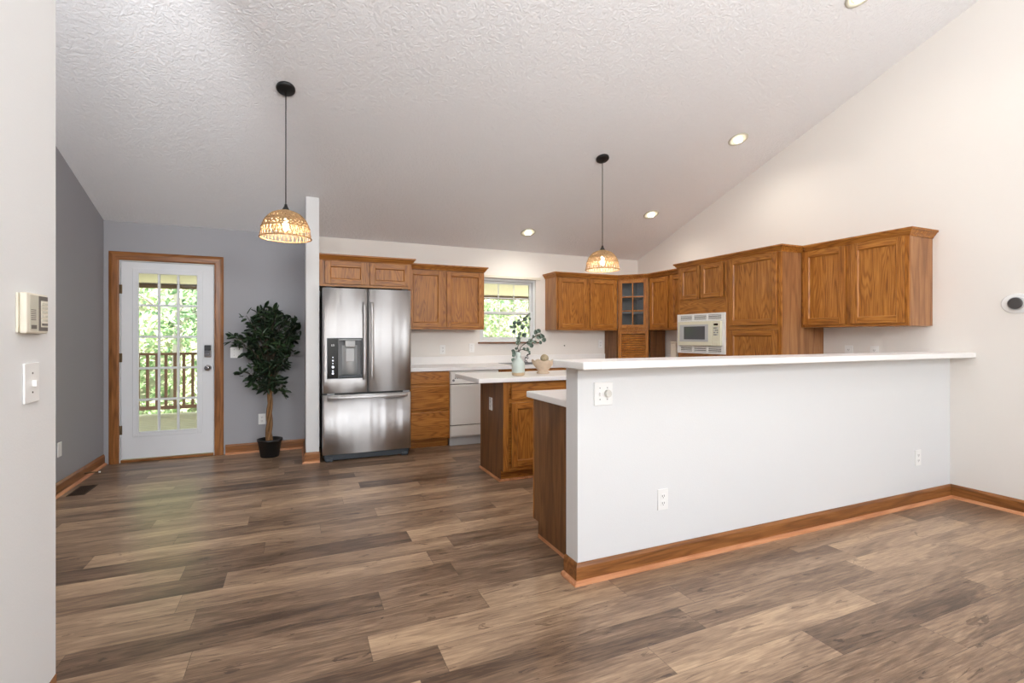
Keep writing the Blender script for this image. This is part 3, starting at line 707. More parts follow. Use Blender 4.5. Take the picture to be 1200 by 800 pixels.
# counter with sink cut-out: L shape with backsplash
KX0, KX1, KY0, KY1 = 2.47, 2.97, 5.62, 6.0
t = thing('kitchen_countertop', 'white L-shaped laminate countertop along the back wall with backsplash', 'countertop', (2.8, 5.8, .88))
b = NB(); Y0c, Y1c, z0, z1 = 5.482, YB-G, .880, .920
bx(b, 1.15, KX0, Y0c, Y1c, z0, z1); bx(b, KX1, XR-G, Y0c, Y1c, z0, z1); bx(b, KX0, KX1, Y0c, KY0, z0, z1); bx(b, KX0, KX1, KY1, Y1c, z0, z1)
bx(b, 4.122, XR-G, 4.592, Y0c, z0, z1); obj('worktop', b, counter_m, t)
b = NB(); bx(b, 1.15, 4.158, YB-.02, Y1c, z1+.0005, 1.02); bx(b, XR-.02, XR-G, 4.592, 5.462, z1+.0005, 1.02); obj('backsplash', b, counter_m, t, .003)
# sink + faucet
t = thing('kitchen_sink', 'stainless steel sink set in the counter under the window', 'sink', (2.72, 5.81, .74))
b = NB()
e = .002
for (x0, x1, y0, y1) in ((KX0+e, KX0+.012, KY0+e, KY1-e), (KX1-.012, KX1-e, KY0+e, KY1-e), (KX0+.012, KX1-.012, KY0+e, KY0+.012), (KX0+.012, KX1-.012, KY1-.012, KY1-e)): bx(b, x0, x1, y0, y1, .74, .9225)
bx(b, KX0+e, KX1-e, KY0+e, KY1-e, .73, .74); obj('basin', b, sinkm, t)
b = NB(); w = .035
bx(b, KX0-w, KX0+.012, KY0-w, KY1+w, .9215, .9265); bx(b, KX1-.012, KX1+w, KY0-w, KY1+w, .9215, .9265); bx(b, KX0+.012, KX1-.012, KY0-w, KY0+.012, .9215, .9265); bx(b, KX0+.012, KX1-.012, KY1-.012, KY1+w, .9215, .9265)
obj('rim', b, sinkm, t, .002)
t = thing('faucet', 'low chrome faucet behind the sink', 'faucet', (2.83, 6.02, .927)); fx, fy = 2.83, 6.02
b = NB(); lathe(b, [(.03, .927), (.028, .935), (.018, .945), (.016, .99), (.012, 1.0)], (fx, fy, 0), 20); obj('base', b, chrome, t)
b = NB(); tube(b, [(fx, fy, .975), (fx-.02, fy-.05, 1.01), (fx-.03, fy-.11, 1.01), (fx-.035, fy-.14, .985)], .011, 10); obj('spout', b, chrome, t)
b = NB(); tube(b, [(fx, fy, .998), (fx+.02, fy-.02, 1.03), (fx+.045, fy-.05, 1.04)], [.01, .008, .007], 8); obj('lever', b, black_m, t)
# white canister near the tower
t = thing('canister', 'tall pale canister on the counter left of the microwave', 'canister', (4.535, 5.02, .9205))
b = NB(); bx(b, 4.47, 4.60, 4.97, 5.07, .9205, 1.185); obj('body', b, beige, t, .012)
b = NB(); bx(b, 4.467, 4.603, 4.967, 5.073, 1.1855, 1.208); obj('lid', b, beige, t, .008)

# ------------------------------------------------------------------ refrigerator
RX0, RX1, RY = .236, 1.128, 5.285
rf = thing('refrigerator', 'stainless steel french door refrigerator with water dispenser and bottom freezer', 'refrigerator', ((RX0+RX1)/2, 5.6, 0))
b = NB(); bx(b, RX0+.008, RX1-.008, RY+.078, 5.98, .035, 1.752); obj('body', b, black_m, rf, .004)
b = NB(); bx(b, RX0+.02, RX1-.02, RY+.05, RY+.077, .012, .072); obj('base_grille', b, grille_m, rf, .004)
for x in (RX0+.03, RX1-.10):
    b = NB(); bx(b, x, x+.07, RY+.03, RY+.10, .001, .034); obj('foot', b, grille_m, rf, .006)
def bowed(b, x0, x1, z0, z1, d=.014, yb=RY+.072, n=14, hole=None, whole=(RX0, RX1)):
    """front panel, gently bowed across the whole width, vertical rounded sides"""
    def yf(x):
        u = (x-whole[0])/(whole[1]-whole[0])*2-1
        e = min(1, (x-x0)/.02, (x1-x)/.02); e = math.sqrt(max(0, 1-(1-e)**2))
        return RY + d*(u*u) + (1-e)*.018
    xs = sorted(set([x0, x0+.004, x0+.01, x0+.02, x1-.02, x1-.01, x1-.004, x1] + [x0+(x1-x0)*i/n for i in range(1, n)] + ([hole[0], hole[1]] if hole else [])))
    zs = [z0, z1] if not hole else [z0, hole[2], hole[3], z1]
    g = {}
    for x in xs:
        for z in zs: g[x, z] = b.verts.new((x, yf(x), z))
    for i in range(len(xs)-1):
        for j in range(len(zs)-1):
            if hole and hole[0] <= (xs[i]+xs[i+1])/2 <= hole[1] and j == 1: continue
            f = b.faces.new((g[xs[i], zs[j]], g[xs[i+1], zs[j]], g[xs[i+1], zs[j+1]], g[xs[i], zs[j+1]])); f.smooth = True
    bk = {}
    for x in (x0, x1):
        for z in (z0, z1): bk[x, z] = b.verts.new((x, yb, z))
    b.faces.new((bk[x0, z0], bk[x1, z0], bk[x1, z1], bk[x0, z1]))
    for z in (z0, z1): b.faces.new([g[x, z] for x in xs]+[bk[x1, z], bk[x0, z]])
    for x in (x0, x1): b.faces.new([g[x, z] for z in zs]+[bk[x, z1], bk[x, z0]])
    return yf
XM = .677; ZS = .690
HX0, HX1, HZ0, HZ1 = .284, .618, .852, 1.252
b = NB(); bowed(b, RX0, XM-.004, ZS+.01, 1.765, hole=(HX0, HX1, HZ0, HZ1)); dl = obj('fridge_door', b, steel, rf); dl['label'] = 'left steel door with dispenser'
b = NB(); yfr = bowed(b, XM+.004, RX1, ZS+.01, 1.765); drr = obj('fridge_door', b, steel, rf); drr['label'] = 'plain right steel door'
b = NB(); bowed(b, RX0, RX1, .078, ZS-.012); dz = obj('freezer_drawer', b, steel, rf)
b = NB(); bx(b, RX0+.012, RX1-.012, RY+.03, RY+.075, ZS-.0115, ZS+.0095); bx(b, XM-.0038, XM+.0038, RY+.03, RY+.07, ZS+.0105, 1.76); obj('gasket', b, black_m, rf)
for x in (RX0+.045, RX1-.085):
    b = NB(); bx(b, x, x+.07, RY+.02, RY+.05, ZS-.008, ZS+.006); obj('hinge_cover', b, lightgrey, rf, .002)
for x in (RX0+.03, RX1-.09):
    b = NB(); bx(b, x, x+.06, RY+.03, RY+.12, 1.7655, 1.778); obj('top_hinge', b, grille_m, rf, .003)
def vhandle(parent, x):
    b = NB(); pts = []; n = 16
    z0, z1 = .83, 1.63
    for i in range(n+1):
        s = i/n; pts.append((x, RY-.048+.035*abs(2*s-1)**3.0, z0+(z1-z0)*s))
    ring_ = []
    for p in pts:
        ring_.append([b.verts.new((p[0]+.017*math.cos(a), p[1]+.009*math.sin(a), p[2])) for a in [2*math.pi*k/12 for k in range(12)]])
    for A, B in zip(ring_, ring_[1:]):
        for k in range(12): f = b.faces.new((A[k], A[(k+1) % 12], B[(k+1) % 12], B[k])); f.smooth = True
    b.faces.new(ring_[0]); b.faces.new(ring_[-1])
    for z in (z0+.012, z1-.012): tube(b, [(x, RY+.012, z), (x, RY-.014, z)], .012, 10)
    return obj('handle', b, steel, parent)
vhandle(dl, XM-.038); vhandle(drr, XM+.038)
b = NB(); pts = [(RX0+.045+(RX1-RX0-.09)*i/20, RY-.035+.03*abs(2*i/20-1)**4, .655-.012*(1-abs(2*i/20-1)**2)*0) for i in range(21)]
tube(b, pts, .015, 12)
for i in (1, 19): tube(b, [pts[i], (pts[i][0], RY+.014, pts[i][2])], .012, 10)
obj('handle', b, steel, dz)
# dispenser
b = NB(); yy = RY+.006
bx(b, HX0-.006, HX0, yy-.008, RY+.04, HZ0-.006, HZ1+.006); bx(b, HX1, HX1+.006, yy-.008, RY+.04, HZ0-.006, HZ1+.006); bx(b, HX0, HX1, yy-.008, RY+.04, HZ1, HZ1+.006); bx(b, HX0, HX1, yy-.008, RY+.04, HZ0-.006, HZ0)
dp = obj('dispenser_surround', b, grille_m, dl)
b = NB(); PX = HX0+.098; bx(b, HX0+.001, PX, yy-.008, RY+.04, HZ0+.001, HZ1-.001); pn = obj('display_panel', b, blackgloss, dl)
b = NB(); x0, x1, y1 = PX+.004, HX1-.002, RY+.066
bx(b, x0, x1, y1, y1+.004, HZ0+.002, HZ1-.002); bx(b, x0, x0+.004, yy, y1, HZ0+.002, HZ1-.002); bx(b, x1-.004, x1, yy, y1, HZ0+.002, HZ1-.002); bx(b, x0, x1, yy, y1, HZ1-.006, HZ1-.002)
obj('dispenser_recess', b, grey_pl, dl)
b = NB(); lathe(b, [(.075, HZ0+.03), (.075, HZ1-.07)], ((x0+x1)/2, RY+.10, 0), 24); 
for v in b.verts: v.co.y = min(v.co.y, y1-.001)
obj('dispenser_column', b, lightgrey, dl)
b = NB(); xc = (x0+x1)/2; bx(b, xc-.05, xc+.05, yy-.004, yy+.05, HZ1-.085, HZ1-.02); obj('chute', b, lightgrey, dl, .006)
b = NB(); bx(b, xc-.042, xc+.042, yy+.012, yy+.02, HZ1-.235, HZ1-.10); obj('paddle', b, lightgrey, dl, .006)
b = NB(); bx(b, x0+.004, x1-.004, yy-.006, y1, HZ0+.003, HZ0+.026); obj('drip_tray', b, grille_m, dl, .004)
b = NB(); bx(b, x0+.004, x1-.004, yy-.005, yy+.0, HZ1-.016, HZ1-.007); obj('label_strip', b, lightgrey, dl)
for (zz_, w) in ((1.062, .012), (1.03, .018), (1.0, .012), (.965, .026), (.925, .018), (.90, .022)):
    b = NB(); xx = HX0+.05; lathe(b, [(w/2, 0), (w/2, .001)], (xx, yy-.0085, zz_), 14, ax=(0, -1, 0)); obj('panel_symbol', b, led_m, pn)
def text(s, size, loc, rot, m, parent=None, name='lettering', ex=.0004):
    cu = bpy.data.curves.new(name, 'FONT'); cu.body = s; cu.size = size; cu.extrude = ex; cu.align_x = 'CENTER'; cu.align_y = 'CENTER'
    tmp = bpy.data.objects.new('tmp', cu); COL.objects.link(tmp)
    dg = bpy.context.evaluated_depsgraph_get(); me = bpy.data.meshes.new_from_object(tmp.evaluated_get(dg)); bpy.data.objects.remove(tmp)
    me.materials.clear(); me.materials.append(m)
    o = bpy.data.objects.new(name, me); COL.objects.link(o)
    base = Vector((0, 0, 0)); q = parent
    while q is not None: base += Vector(q.location); q = q.parent
    o.parent = parent; o.location = Vector(loc)-base; o.rotation_euler = rot; return o
text('LG', .026, (HX0+.05, yy-.0092, 1.185), (math.pi/2, 0, 0), plate_m, pn)

# ------------------------------------------------------------------ island
IX0, IX1, IY0, IY1 = 1.642, 2.86, 3.945, 4.53
t = thing('kitchen_island', 'oak kitchen island with dark end panel, drawer and door', 'kitchen island', ((IX0+IX1)/2, 4.24, 0))
F = Fr((0, IY0), (1, 0), (0, -1)); DI = IY1-IY0
b = NB(); F.box(b, IX0+.007, IX1, -DI, -.0195, .10, .878); F.box(b, IX0+.007, IX1, -DI, -.075, .001, .10); obj('body', b, oak['X'], t)
b = NB()
yA, yB_ = IY0+.0195, IY1
b2 = [(IY1, .001), (IY0+.075, .001), (IY0+.075, .10), (IY0+.0195, .10), (IY0+.0195, .878), (IY1, .878)]
Fr((0, 0), (1, 0), (0, 1)).prism(b, b2, IX0, IX0+.0065); q = obj('end_panel', b, dark, t); q['label'] = 'dark brown end panel'
face_frame(t, F, IX0, IX1, .10, .878, 'X', (2.265,), (.71,), st=.05)
drawer_front(t, F, 1.712, 2.238, .722, .862, 'X'); drawer_front(t, F, 2.29, 2.81, .722, .862, 'X')
panel_door(t, F, 1.712, 2.238, .135, .695, 'X'); panel_door(t, F, 2.29, 2.81, .135, .695, 'X')
b = NB(); sweep(b, [(IX0-.001, IY1), (IX0-.001, IY0+.074), (IX1, IY0+.074)], [(0, .0005), (.016, .0005), (.013, .014), (0, .018)]); obj('shoe_moulding', b, shoe['Y'], t)
b = NB(); bx(b, 1.392, IX1+.04, 3.885, 4.56, .8805, .92); tag(obj('island_countertop', b, counter_m, None, .006), 'white laminate top of the kitchen island, overhanging its left end', 'countertop')

# ------------------------------------------------------------------ peninsula base cabinet and bar
t = thing('peninsula_cabinet', 'oak base cabinet behind the white half wall, dark end', 'cabinet', (2.8, 2.6, 0))
F = Fr((0, 2.878), (1, 0), (0, 1)); PX0, PX1 = 1.405, 4.15
b = NB(); F.box(b, PX0+.007, PX1, -(.878-.325), -.0195, .10, .878); F.box(b, PX0+.007, PX1, -.553, -.075, .001, .10); obj('body', b, oak['X'], t)
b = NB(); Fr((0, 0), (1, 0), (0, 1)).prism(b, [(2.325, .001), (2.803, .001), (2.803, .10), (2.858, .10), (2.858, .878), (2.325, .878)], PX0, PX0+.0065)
q = obj('end_panel', b, dark, t); q['label'] = 'brown end panel'
b = NB()
F.box(b, PX0, PX0+.03, -.019, 0, .10, .878, 0); F.box(b, PX1-.03, PX1, -.019, 0, .10, .878, 0); F.box(b, PX0+.03, PX1-.03, -.019, -.0003, .10, .14, 1); F.box(b, PX0+.03, PX1-.03, -.019, -.0003, .84, .878, 1)
obj('face_frame', b, O3('X'), t)
for i in range(5):
    a = PX0+.03+i*.54; drawer_front(t, F, a, a+.5, .722, .862, 'X'); panel_door(t, F, a, a+.5, .125, .70, 'X')
b = NB(); sweep(b, [(PX0-.001, 2.802), (PX0-.001, 2.3375)][::1], [(0, .0005), (-.018, .0005), (-.015, .018), (0, .024)])
for v in b.verts: pass
obj('shoe_moulding', b, shoe['Y'], t)
b = NB(); bx(b, 1.368, 4.755, 2.3225, 2.905, .8805, .92); tag(obj('peninsula_countertop', b, counter_m, None, .006), 'lower white laminate countertop behind the raised bar', 'countertop')
t = thing('bar_countertop', 'long raised white laminate bar top on the half wall', 'countertop', (3.0, 2.19, 1.1125))
b = NB(); bx(b, 1.365, XR-.002, 2.035, 2.345, 1.1125, 1.15); obj('worktop', b, counter_m, t, .005)
b = NB(); bx(b, 1.262, 1.3635, 2.035, 2.345, 1.1125, 1.15); q = obj('end_cap', b, counter_m, t, .005)

# ------------------------------------------------------------------ plates, switches
def plate(F, a, z, w, h, kind, label, name=None, cat=None, m=None, group=None):
    nm = name or {'outlet': 'electrical_outlet', 'toggle': 'light_switch', 'toggle2': 'light_switch', 'dimmer': 'light_switch', 'blank': 'wall_plate'}[kind]
    t = thing(nm, label, cat or {'outlet': 'outlet', 'blank': 'wall plate'}.get(kind, 'light switch'), tuple(F.p(a, 0, z-h/2)), group)
    b = NB(); F.box(b, a-w/2, a+w/2, .0008, .007, z-h/2, z+h/2); obj('cover_plate', b, m or plate_m, t, .002)
    def box(n_, a0, a1, b0, b1, z0, z1, mm, par, bev=0):
        q = NB(); F.box(q, a0, a1, b0, b1, z0, z1); return obj(n_, q, mm, par, bev)
    if kind == 'outlet' or kind == 'outlet2':
        for dz_ in (-.02, .02):
            r = box('receptacle', a-.016, a+.016, .0072, .009, z+dz_-.014, z+dz_+.014, plate_m, t, .003)
            q = NB(); F.box(q, a-.008, a-.005, .0091, .0096, z+dz_-.004, z+dz_+.006); F.box(q, a+.005, a+.008, .0091, .0096, z+dz_-.004, z+dz_+.006); F.box(q, a-.002, a+.002, .0091, .0096, z+dz_-.011, z+dz_-.007)
            obj('slot', q, slot_m, r)
    if kind in ('toggle', 'toggle2', 'dimmer'):
        cs = {'toggle': [a], 'toggle2': [a-.023, a+.023], 'dimmer': [a-.023]}[kind]
        for c_ in cs: box('toggle', c_-.005, c_+.005, .0072, .019, z-.012, z+.008, plate_m, t, .002)
        for c_ in cs+([a+.023] if kind == 'dimmer' else []):
            for dz_ in (-.03, .03):
                q = NB(); lathe(q, [(.0030, .0071), (.0028, .0082)], tuple(F.p(c_, 0, z+dz_)), 10, ax=tuple(F.n)); obj('screw', q, slot_m, t)
    if kind == 'dimmer':
        q = NB(); lathe(q, [(.02, 0), (.0185, .016), (.015, .018)], tuple(F.p(a+.023, .0072, z)), 24, ax=tuple(F.n)); obj('dimmer_knob', q, plain('knob_plastic', srgb(214, 212, 205), .4), t)
    return t
FPN = Fr((0, 2.20), (1, 0), (0, -1)); FBK = Fr((0, YB), (1, 0), (0, -1)); FRT = Fr((XR, 0), (0, 1), (-1, 0))
FLF = Fr((XL, 0), (0, 1), (1, 0)); FFR = Fr((-.766, 0), (0, 1), (1, 0)); FIS = Fr((IX0, 0), (0, 1), (-1, 0))
plate(FPN, 1.485, .973, .115, .122, 'dimmer', 'white dimmer and toggle switch plate under the left end of the bar')
plate(FPN, 1.88, .362, .072, .117, 'outlet', 'white outlet low on the half wall, nearer its left end')
plate(FPN, 4.316, .356, .072, .117, 'outlet', 'white outlet low on the half wall near the right corner')
plate(FBK, 1.705, 1.108, .072, .117, 'outlet', 'white outlet on kitchen wall under cabinet beside the refrigerator')
plate(FBK, 2.095, 1.125, .072, .117, 'toggle', 'white light switch left of the sink window')
plate(FBK, 4.085, 1.165, .072, .117, 'outlet', 'white outlet beside the left side of the appliance garage')
plate(FRT, 2.983, 1.13, .072, .117, 'outlet', 'outlet just above the bar, nearer the pantry cabinet')
plate(FRT, 2.759, 1.13, .072, .117, 'outlet', 'outlet just above the bar, nearer the end of the hanging cabinet')
plate(FBK, -.60, 1.10, .118, .117, 'toggle2', 'white double light switch right of the glazed door, partly behind ficus leaves')
plate(FBK, -.353, .36, .072, .117, 'outlet', 'white outlet behind the ficus trunk')
plate(FLF, 5.113, .362, .072, .117, 'blank', 'white blank plate low on the grey left wall')
plate(FFR, 2.018, 1.13, .094, .124, 'toggle', 'white light switch on the left partition below the intercom')
plate(FIS, 4.245, .655, .072, .117, 'outlet', 'white outlet on the dark end panel of the island')
t = thing('wall_hook', 'small dark hook on the kitchen wall right of the window', 'hook', tuple(FBK.p(3.48, 0, 1.13)))
b = NB(); lathe(b, [(.008, .0008), (.008, .004)], tuple(FBK.p(3.48, 0, 1.145)), 12, ax=(0, -1, 0)); obj('base', b, black_m, t)
b = NB(); tube(b, [FBK.p(3.48, .004, 1.145), FBK.p(3.48, .016, 1.138), FBK.p(3.48, .02, 1.148)], .003, 6); obj('prong', b, black_m, t)

# ------------------------------------------------------------------ intercom / keypad
t = thing('intercom', 'beige wall intercom with keypad on the left partition above the switch', 'intercom', tuple(FFR.p(2.005, 0, 1.28)))
class IFr(Fr):   # slim casing: widths and depths measured on the photo
    def p(s, a, b, z): return Fr.p(s, 1.93+(a-1.952)*.80, .0008+(b-.0008)*.5, z)
F = IFr((-.766, 0), (0, 1), (1, 0))
b = NB(); F.box(b, 1.952, 2.138, .0008, .012, 1.286, 1.406); obj('mounting_plate', b, beige, t, .002)
b = NB(); F.box(b, 1.958, 2.06, .0125, .048, 1.284, 1.408); bd = obj('body', b, beige, t, .005)
b = NB(); F.box(b, 2.0605, 2.146, .0125, .040, 1.284, 1.408); kb = obj('keypad_housing', b, beige, t, .004)
b = NB(); F.box(b, 1.985, 2.052, .0482, .0495, 1.292, 1.402); obj('speaker_cover', b, beige2, bd, .001)
b = NB()
for i in range(6): F.box(b, 1.99, 2.03, .0496, .0502, 1.325+i*.006, 1.3275+i*.006)
obj('speaker_slots', b, darkbeige, bd)
b = NB(); F.box(b, 1.992, 2.035, .0496, .0508, 1.298, 1.310); obj('badge', b, darkbeige, bd)
b = NB(); F.box(b, 2.064, 2.142, .0402, .0415, 1.292, 1.402); dk = obj('key_panel', b, darkbeige, kb)
b = NB(); F.box(b, 2.082, 2.138, .0417, .045, 1.304, 1.388); kk = obj('key_pad', b, beige, kb, .001)
for r in range(6):
    for c_ in range(4):
        b = NB(); F.box(b, 2.086+c_*.0126, 2.0945+c_*.0126, .0452, .0475, 1.309+r*.013, 1.3165+r*.013); obj('key', b, beige2 if r else darkbeige, kk)
# thermostat
t = thing('thermostat', 'round dark thermostat on an oval white plate on the right wall', 'thermostat', tuple(FRT.p(1.80, 0, 1.45)))
b = NB(); lathe(b, [(.072, .0008), (.072, .006), (.068, .009)], (0, 0, 0), 40)
for v in b.verts: v.co = FRT.p(1.80+v.co.x*1.25, v.co.z, 1.512+v.co.y)
obj('backplate', b, plate_m, t)
b = NB(); lathe(b, [(.046, .0095), (.047, .03), (.044, .034)], tuple(FRT.p(1.80, 0, 1.512)), 40, ax=(-1, 0, 0)); obj('ring', b, lightgrey, t)
b = NB(); lathe(b, [(.042, .0345), (.040, .038), (.03, .039)], tuple(FRT.p(1.80, 0, 1.512)), 40, ax=(-1, 0, 0)); obj('dial_face', b, plain('dark_dial', srgb(74, 72, 72), .35), t)
# floor register, door stop
t = thing('floor_register', 'small bronze floor vent by the left baseboard', 'vent', (-1.625, 5.165, 0.001))
b = NB(); bx(b, -1.685, -1.565, 5.02, 5.31, .0005, .003); obj('frame', b, vent_m, t)
b = NB()
for i in range(9): bx(b, -1.672, -1.578, 5.04+i*.03, 5.052+i*.03, .0032, .006)
obj('louvre', b, vent_m, t)
t = thing('door_stop', 'spring door stop on the left baseboard', 'door stop', (-1.70, 5.55, .05))
b = NB(); tube(b, [(-1.738, 5.56, .05), (-1.68, 5.58, .052), (-1.645, 5.59, .048)], .005, 8); obj('spring', b, brass, t)
b = NB(); tube(b, [(-1.645, 5.59, .048), (-1.63, 5.592, .047)], .008, 10); obj('tip', b, plate_m, t)

# ------------------------------------------------------------------ lamps
def pendant(x, y, zb, R, label):
    zt_ = zc(y); t = thing('pendant_light', label, 'pendant light', (x, y, zb), 'woven pendant lights')
    nrm = Vector((0, -SL, -1)).normalized()
    b = NB(); lathe(b, [(.066, .001), (.066, .016), (.058, .024), (.01, .026)], (x, y, zt_), 36, ax=tuple(nrm)); obj('canopy', b, black_m, t)
    H = R*1.3; ztop = zb+H
    b = NB(); tube(b, [(x, y, zt_-.02), (x, y, ztop+.03)], .0038, 8); obj('cord', b, black_m, t)
    b = NB(); lathe(b, [(.008, ztop+.05), (.014, ztop+.03), (.026, ztop+.008), (.026, ztop-.06), (.02, ztop-.065)], (x, y, 0), 20); obj('socket', b, black_m, t)
    # woven dome of crossing cane strips
    def P(th, ph, rr=0):  # th 0 at top .. 1 at rim
        a = th*math.pi/2*.96; r = (R+rr)*(math.sin(a)**.82); zz = zb + H*math.cos(a)**.9*1.0
        return Vector((x+r*math.cos(ph), y+r*math.sin(ph), zz))
    b = NB()
    def strip(f, n, w, off):
        pts = [f(i/n) for i in range(n+1)]
        Ps = [P(a, p, off+.0016*(1 if (i+int(off*1e4)) % 2 else -1)) for i, (a, p) in enumerate(pts)]
        vs = []
        for i, p in enumerate(Ps):
            d = (Ps[min(i+1, n)]-Ps[max(i-1, 0)]).normalized(); c = Vector((x, y, zb)); o = (p-c).normalized(); s = d.cross(o).normalized()*w/2
            vs.append((b.verts.new(p-s), b.verts.new(p+s), b.verts.new(p+s+o*.0014), b.verts.new(p-s+o*.0014)))
        for A, B in zip(vs, vs[1:]):
            for k in range(4): b.faces.new((A[k], A[(k+1) % 4], B[(k+1) % 4], B[k]))
    N = 30
    for k in range(N):
        for s in (1, -1):
            strip(lambda q, k=k, s=s: (.10+.66*q, 2*math.pi*k/N + s*q*1.5), 16, .0125, .001*s)
    for k in range(9):
        th = .12+.64*k/8
        strip(lambda q, th=th: (th, 2*math.pi*q), 60, .009 if k % 3 else .012, .003)
    for k in range(36):   # open zigzag skirt
        p0 = 2*math.pi*k/36; h = math.pi/36
        strip(lambda q, p0=p0, h=h: (.76+.22*q, p0+h*q), 4, .006, .0)
        strip(lambda q, p0=p0, h=h: (.76+.22*q, p0+2*h-h*q), 4, .006, .0)
    obj('shade', b, rattan_m, t, recalc=True)
    b = NB()
    for th, w in ((.10, .0045), (.34, .0035), (.56, .0035), (.77, .004), (.985, .0055)):
        tube(b, [P(th, 2*math.pi*i/48, .003) for i in range(49)], w, 6)
    obj('shade_rim', b, rattan_m, t)
    b = NB(); lathe(b, [(.010, .085), (.014, .07), (.019, .045), (.020, .03), (.015, .012), (.005, .004)], (x, y, ztop-.15), 18); obj('bulb', b, bulb_m, t)
    return t
pendant(-.075, 4.061, 1.985, .176, 'woven rattan pendant light hanging in front of the narrow wall stub')
pendant(2.839, 4.214, 1.925, .168, 'woven rattan pendant light hanging over the island, before the corner cabinet')
def can(x, y, label):
    z = zc(y); t = thing('recessed_light', label, 'recessed light', (x, y, z-.03), 'recessed ceiling lights')
    n = Vector((0, -SL, -1)).normalized()
    b = NB(); lathe(b, [(.096, .0008), (.096, .006), (.088, .011), (.060, .003), (.060, .001)], (x, y, z), 36, ax=tuple(n)); obj('trim_ring', b, beige2, t)
    b = NB(); lathe(b, [(.040, -.02), (.041, .020), (.036, .028), (.015, .031)], (x, y, z), 28, ax=(0, 0, -1)); obj('bulb', b, can_m, t)
    q = light('SPOT', 'downlight_beam', (x, y-.02, z-.07), 17, (1, .93, .83), (0, 0, 0), spot_size=math.radians(168), spot_blend=.9, shadow_soft_size=.05)
can(4.096, 3.661, 'recessed ceiling light above the pantry, nearest the right wall slope')
can(4.095, 4.998, 'recessed ceiling light above the glass corner cabinet')
can(2.686, 5.642, 'recessed ceiling light above the sink window')
can(3.745, 2.27, 'recessed ceiling light above the bar at the top edge of the photo')

# ------------------------------------------------------------------ vase, eucalyptus, bowl
VX, VY, VZ = 1.845, 4.085, .9205
b = NB(); b = NB(); VP = [(.050, 0), (.056, .006), (.057, .10), (.055, .125), (.044, .15), (.026, .17), (.023, .19), (.024, .235), (.020, .235), (.019, .19), (.022, .168), (.04, .146), (.05, .12), (.05, .012), (.0, .010)]
lathe(b, [(a_*1.04, b_*.9) for a_, b_ in VP], (VX, VY, VZ), 36, closed=False)
tag(obj('vase', b, vase_m), 'pale green bottle vase with tan base on the island', 'vase')
def disc_leaf(b, c, n, d, L, Wd, cup=.15):
    """rounded leaf blade with a centre fold"""
    c, n, d = Vector(c), Vector(n).normalized(), Vector(d).normalized(); s = d.cross(n).normalized()
    n = s.cross(d).normalized()
    spine = [b.verts.new(c + d*L*q) for q in (0, .35, .7, 1)]
    lf = [b.verts.new(c + d*L*q + s*Wd*w + n*cup*Wd) for q, w in ((.15, .33), (.45, .5), (.8, .36))]
    rt = [b.verts.new(c + d*L*q - s*Wd*w + n*cup*Wd) for q, w in ((.15, .33), (.45, .5), (.8, .36))]
    for S in (lf, rt):
        b.faces.new((spine[0], S[0], spine[1])); b.faces.new((S[0], S[1], spine[1])); b.faces.new((S[1], S[2], spine[2], spine[1])); b.faces.new((S[2], spine[3], spine[2]))
    for f in b.faces: f.smooth = True
rt_ = Vector((math.cos(YAW), -math.sin(YAW), 0)); fw_ = Vector((math.sin(YAW), math.cos(YAW), 0))
def branch(label, pts, leaves, rnd, group='eucalyptus branches in the vase'):
    """pts in vase frame: (right, up, away) metres from the vase mouth"""
    O = Vector((VX, VY, VZ+.18)); pts = [(a*1.22, u*(1.25 if u > 0 else 1), w) for a, u, w in pts]; leaves = [(a*1.22, u*1.25, w, z_) for a, u, w, z_ in leaves]; Q = [O + rt_*a + Vector((0, 0, 1))*u + fw_*w for a, u, w in pts]
    t = thing('eucalyptus_branch', label, 'branch', tuple(Q[0]), group)
    b = NB(); tube(b, Q, [.0035]*(len(Q)-1)+[.0015], 6); obj('stem', b, twig_m, t)
    b = NB(); R = random.Random(rnd)
    for (a, u, w, sz) in leaves:
        c = O + rt_*a + Vector((0, 0, u)) + fw_*w
        near = min(Q, key=lambda q: (q-c).length); d = (c-near); d = d if d.length > .004 else Vector((R.uniform(-1, 1), R.uniform(-1, 1), .3))
        n = (-fw_ + Vector((R.uniform(-.6, .6), R.uniform(-.6, .6), R.uniform(-.3, .8))))
        disc_leaf(b, c - d.normalized()*sz*.5, n, d, sz*1.05, sz)
        if d.length > .02: tube(b, [near, c-d.normalized()*sz*.4], .001, 4)
    o = obj('leaves', b, euca_m, t, recalc=False)
    m = o.modifiers.new('s', 'SOLIDIFY'); m.thickness = .0008
    return t
branch('tall upright eucalyptus branch in the green vase',
       [(0, -.12, 0), (.003, .03, 0), (-.005, .06, 0), (.015, .12, .01), (.01, .18, .0), (.03, .25, -.01), (.06, .29, 0), (.085, .31, .01)],
       [(.0, .095, 0, .05), (.0, .125, 0, .045), (.012, .155, -.02, .05), (-.03, .175, .02, .04), (.045, .15, -.01, .048), (-.028, .21, 0, .042), (-.025, .235, .01, .045), (.035, .205, -.02, .055), (.008, .235, 0, .05), (-.055, .205, .01, .036), (.005, .25, .02, .042), (.05, .262, 0, .046), (.06, .285, .01, .046), (.082, .30, 0, .03), (.085, .268, .02, .03), (.075, .205, 0, .028), (.06, .235, .01, .036), (.015, .28, .01, .03)], 3)
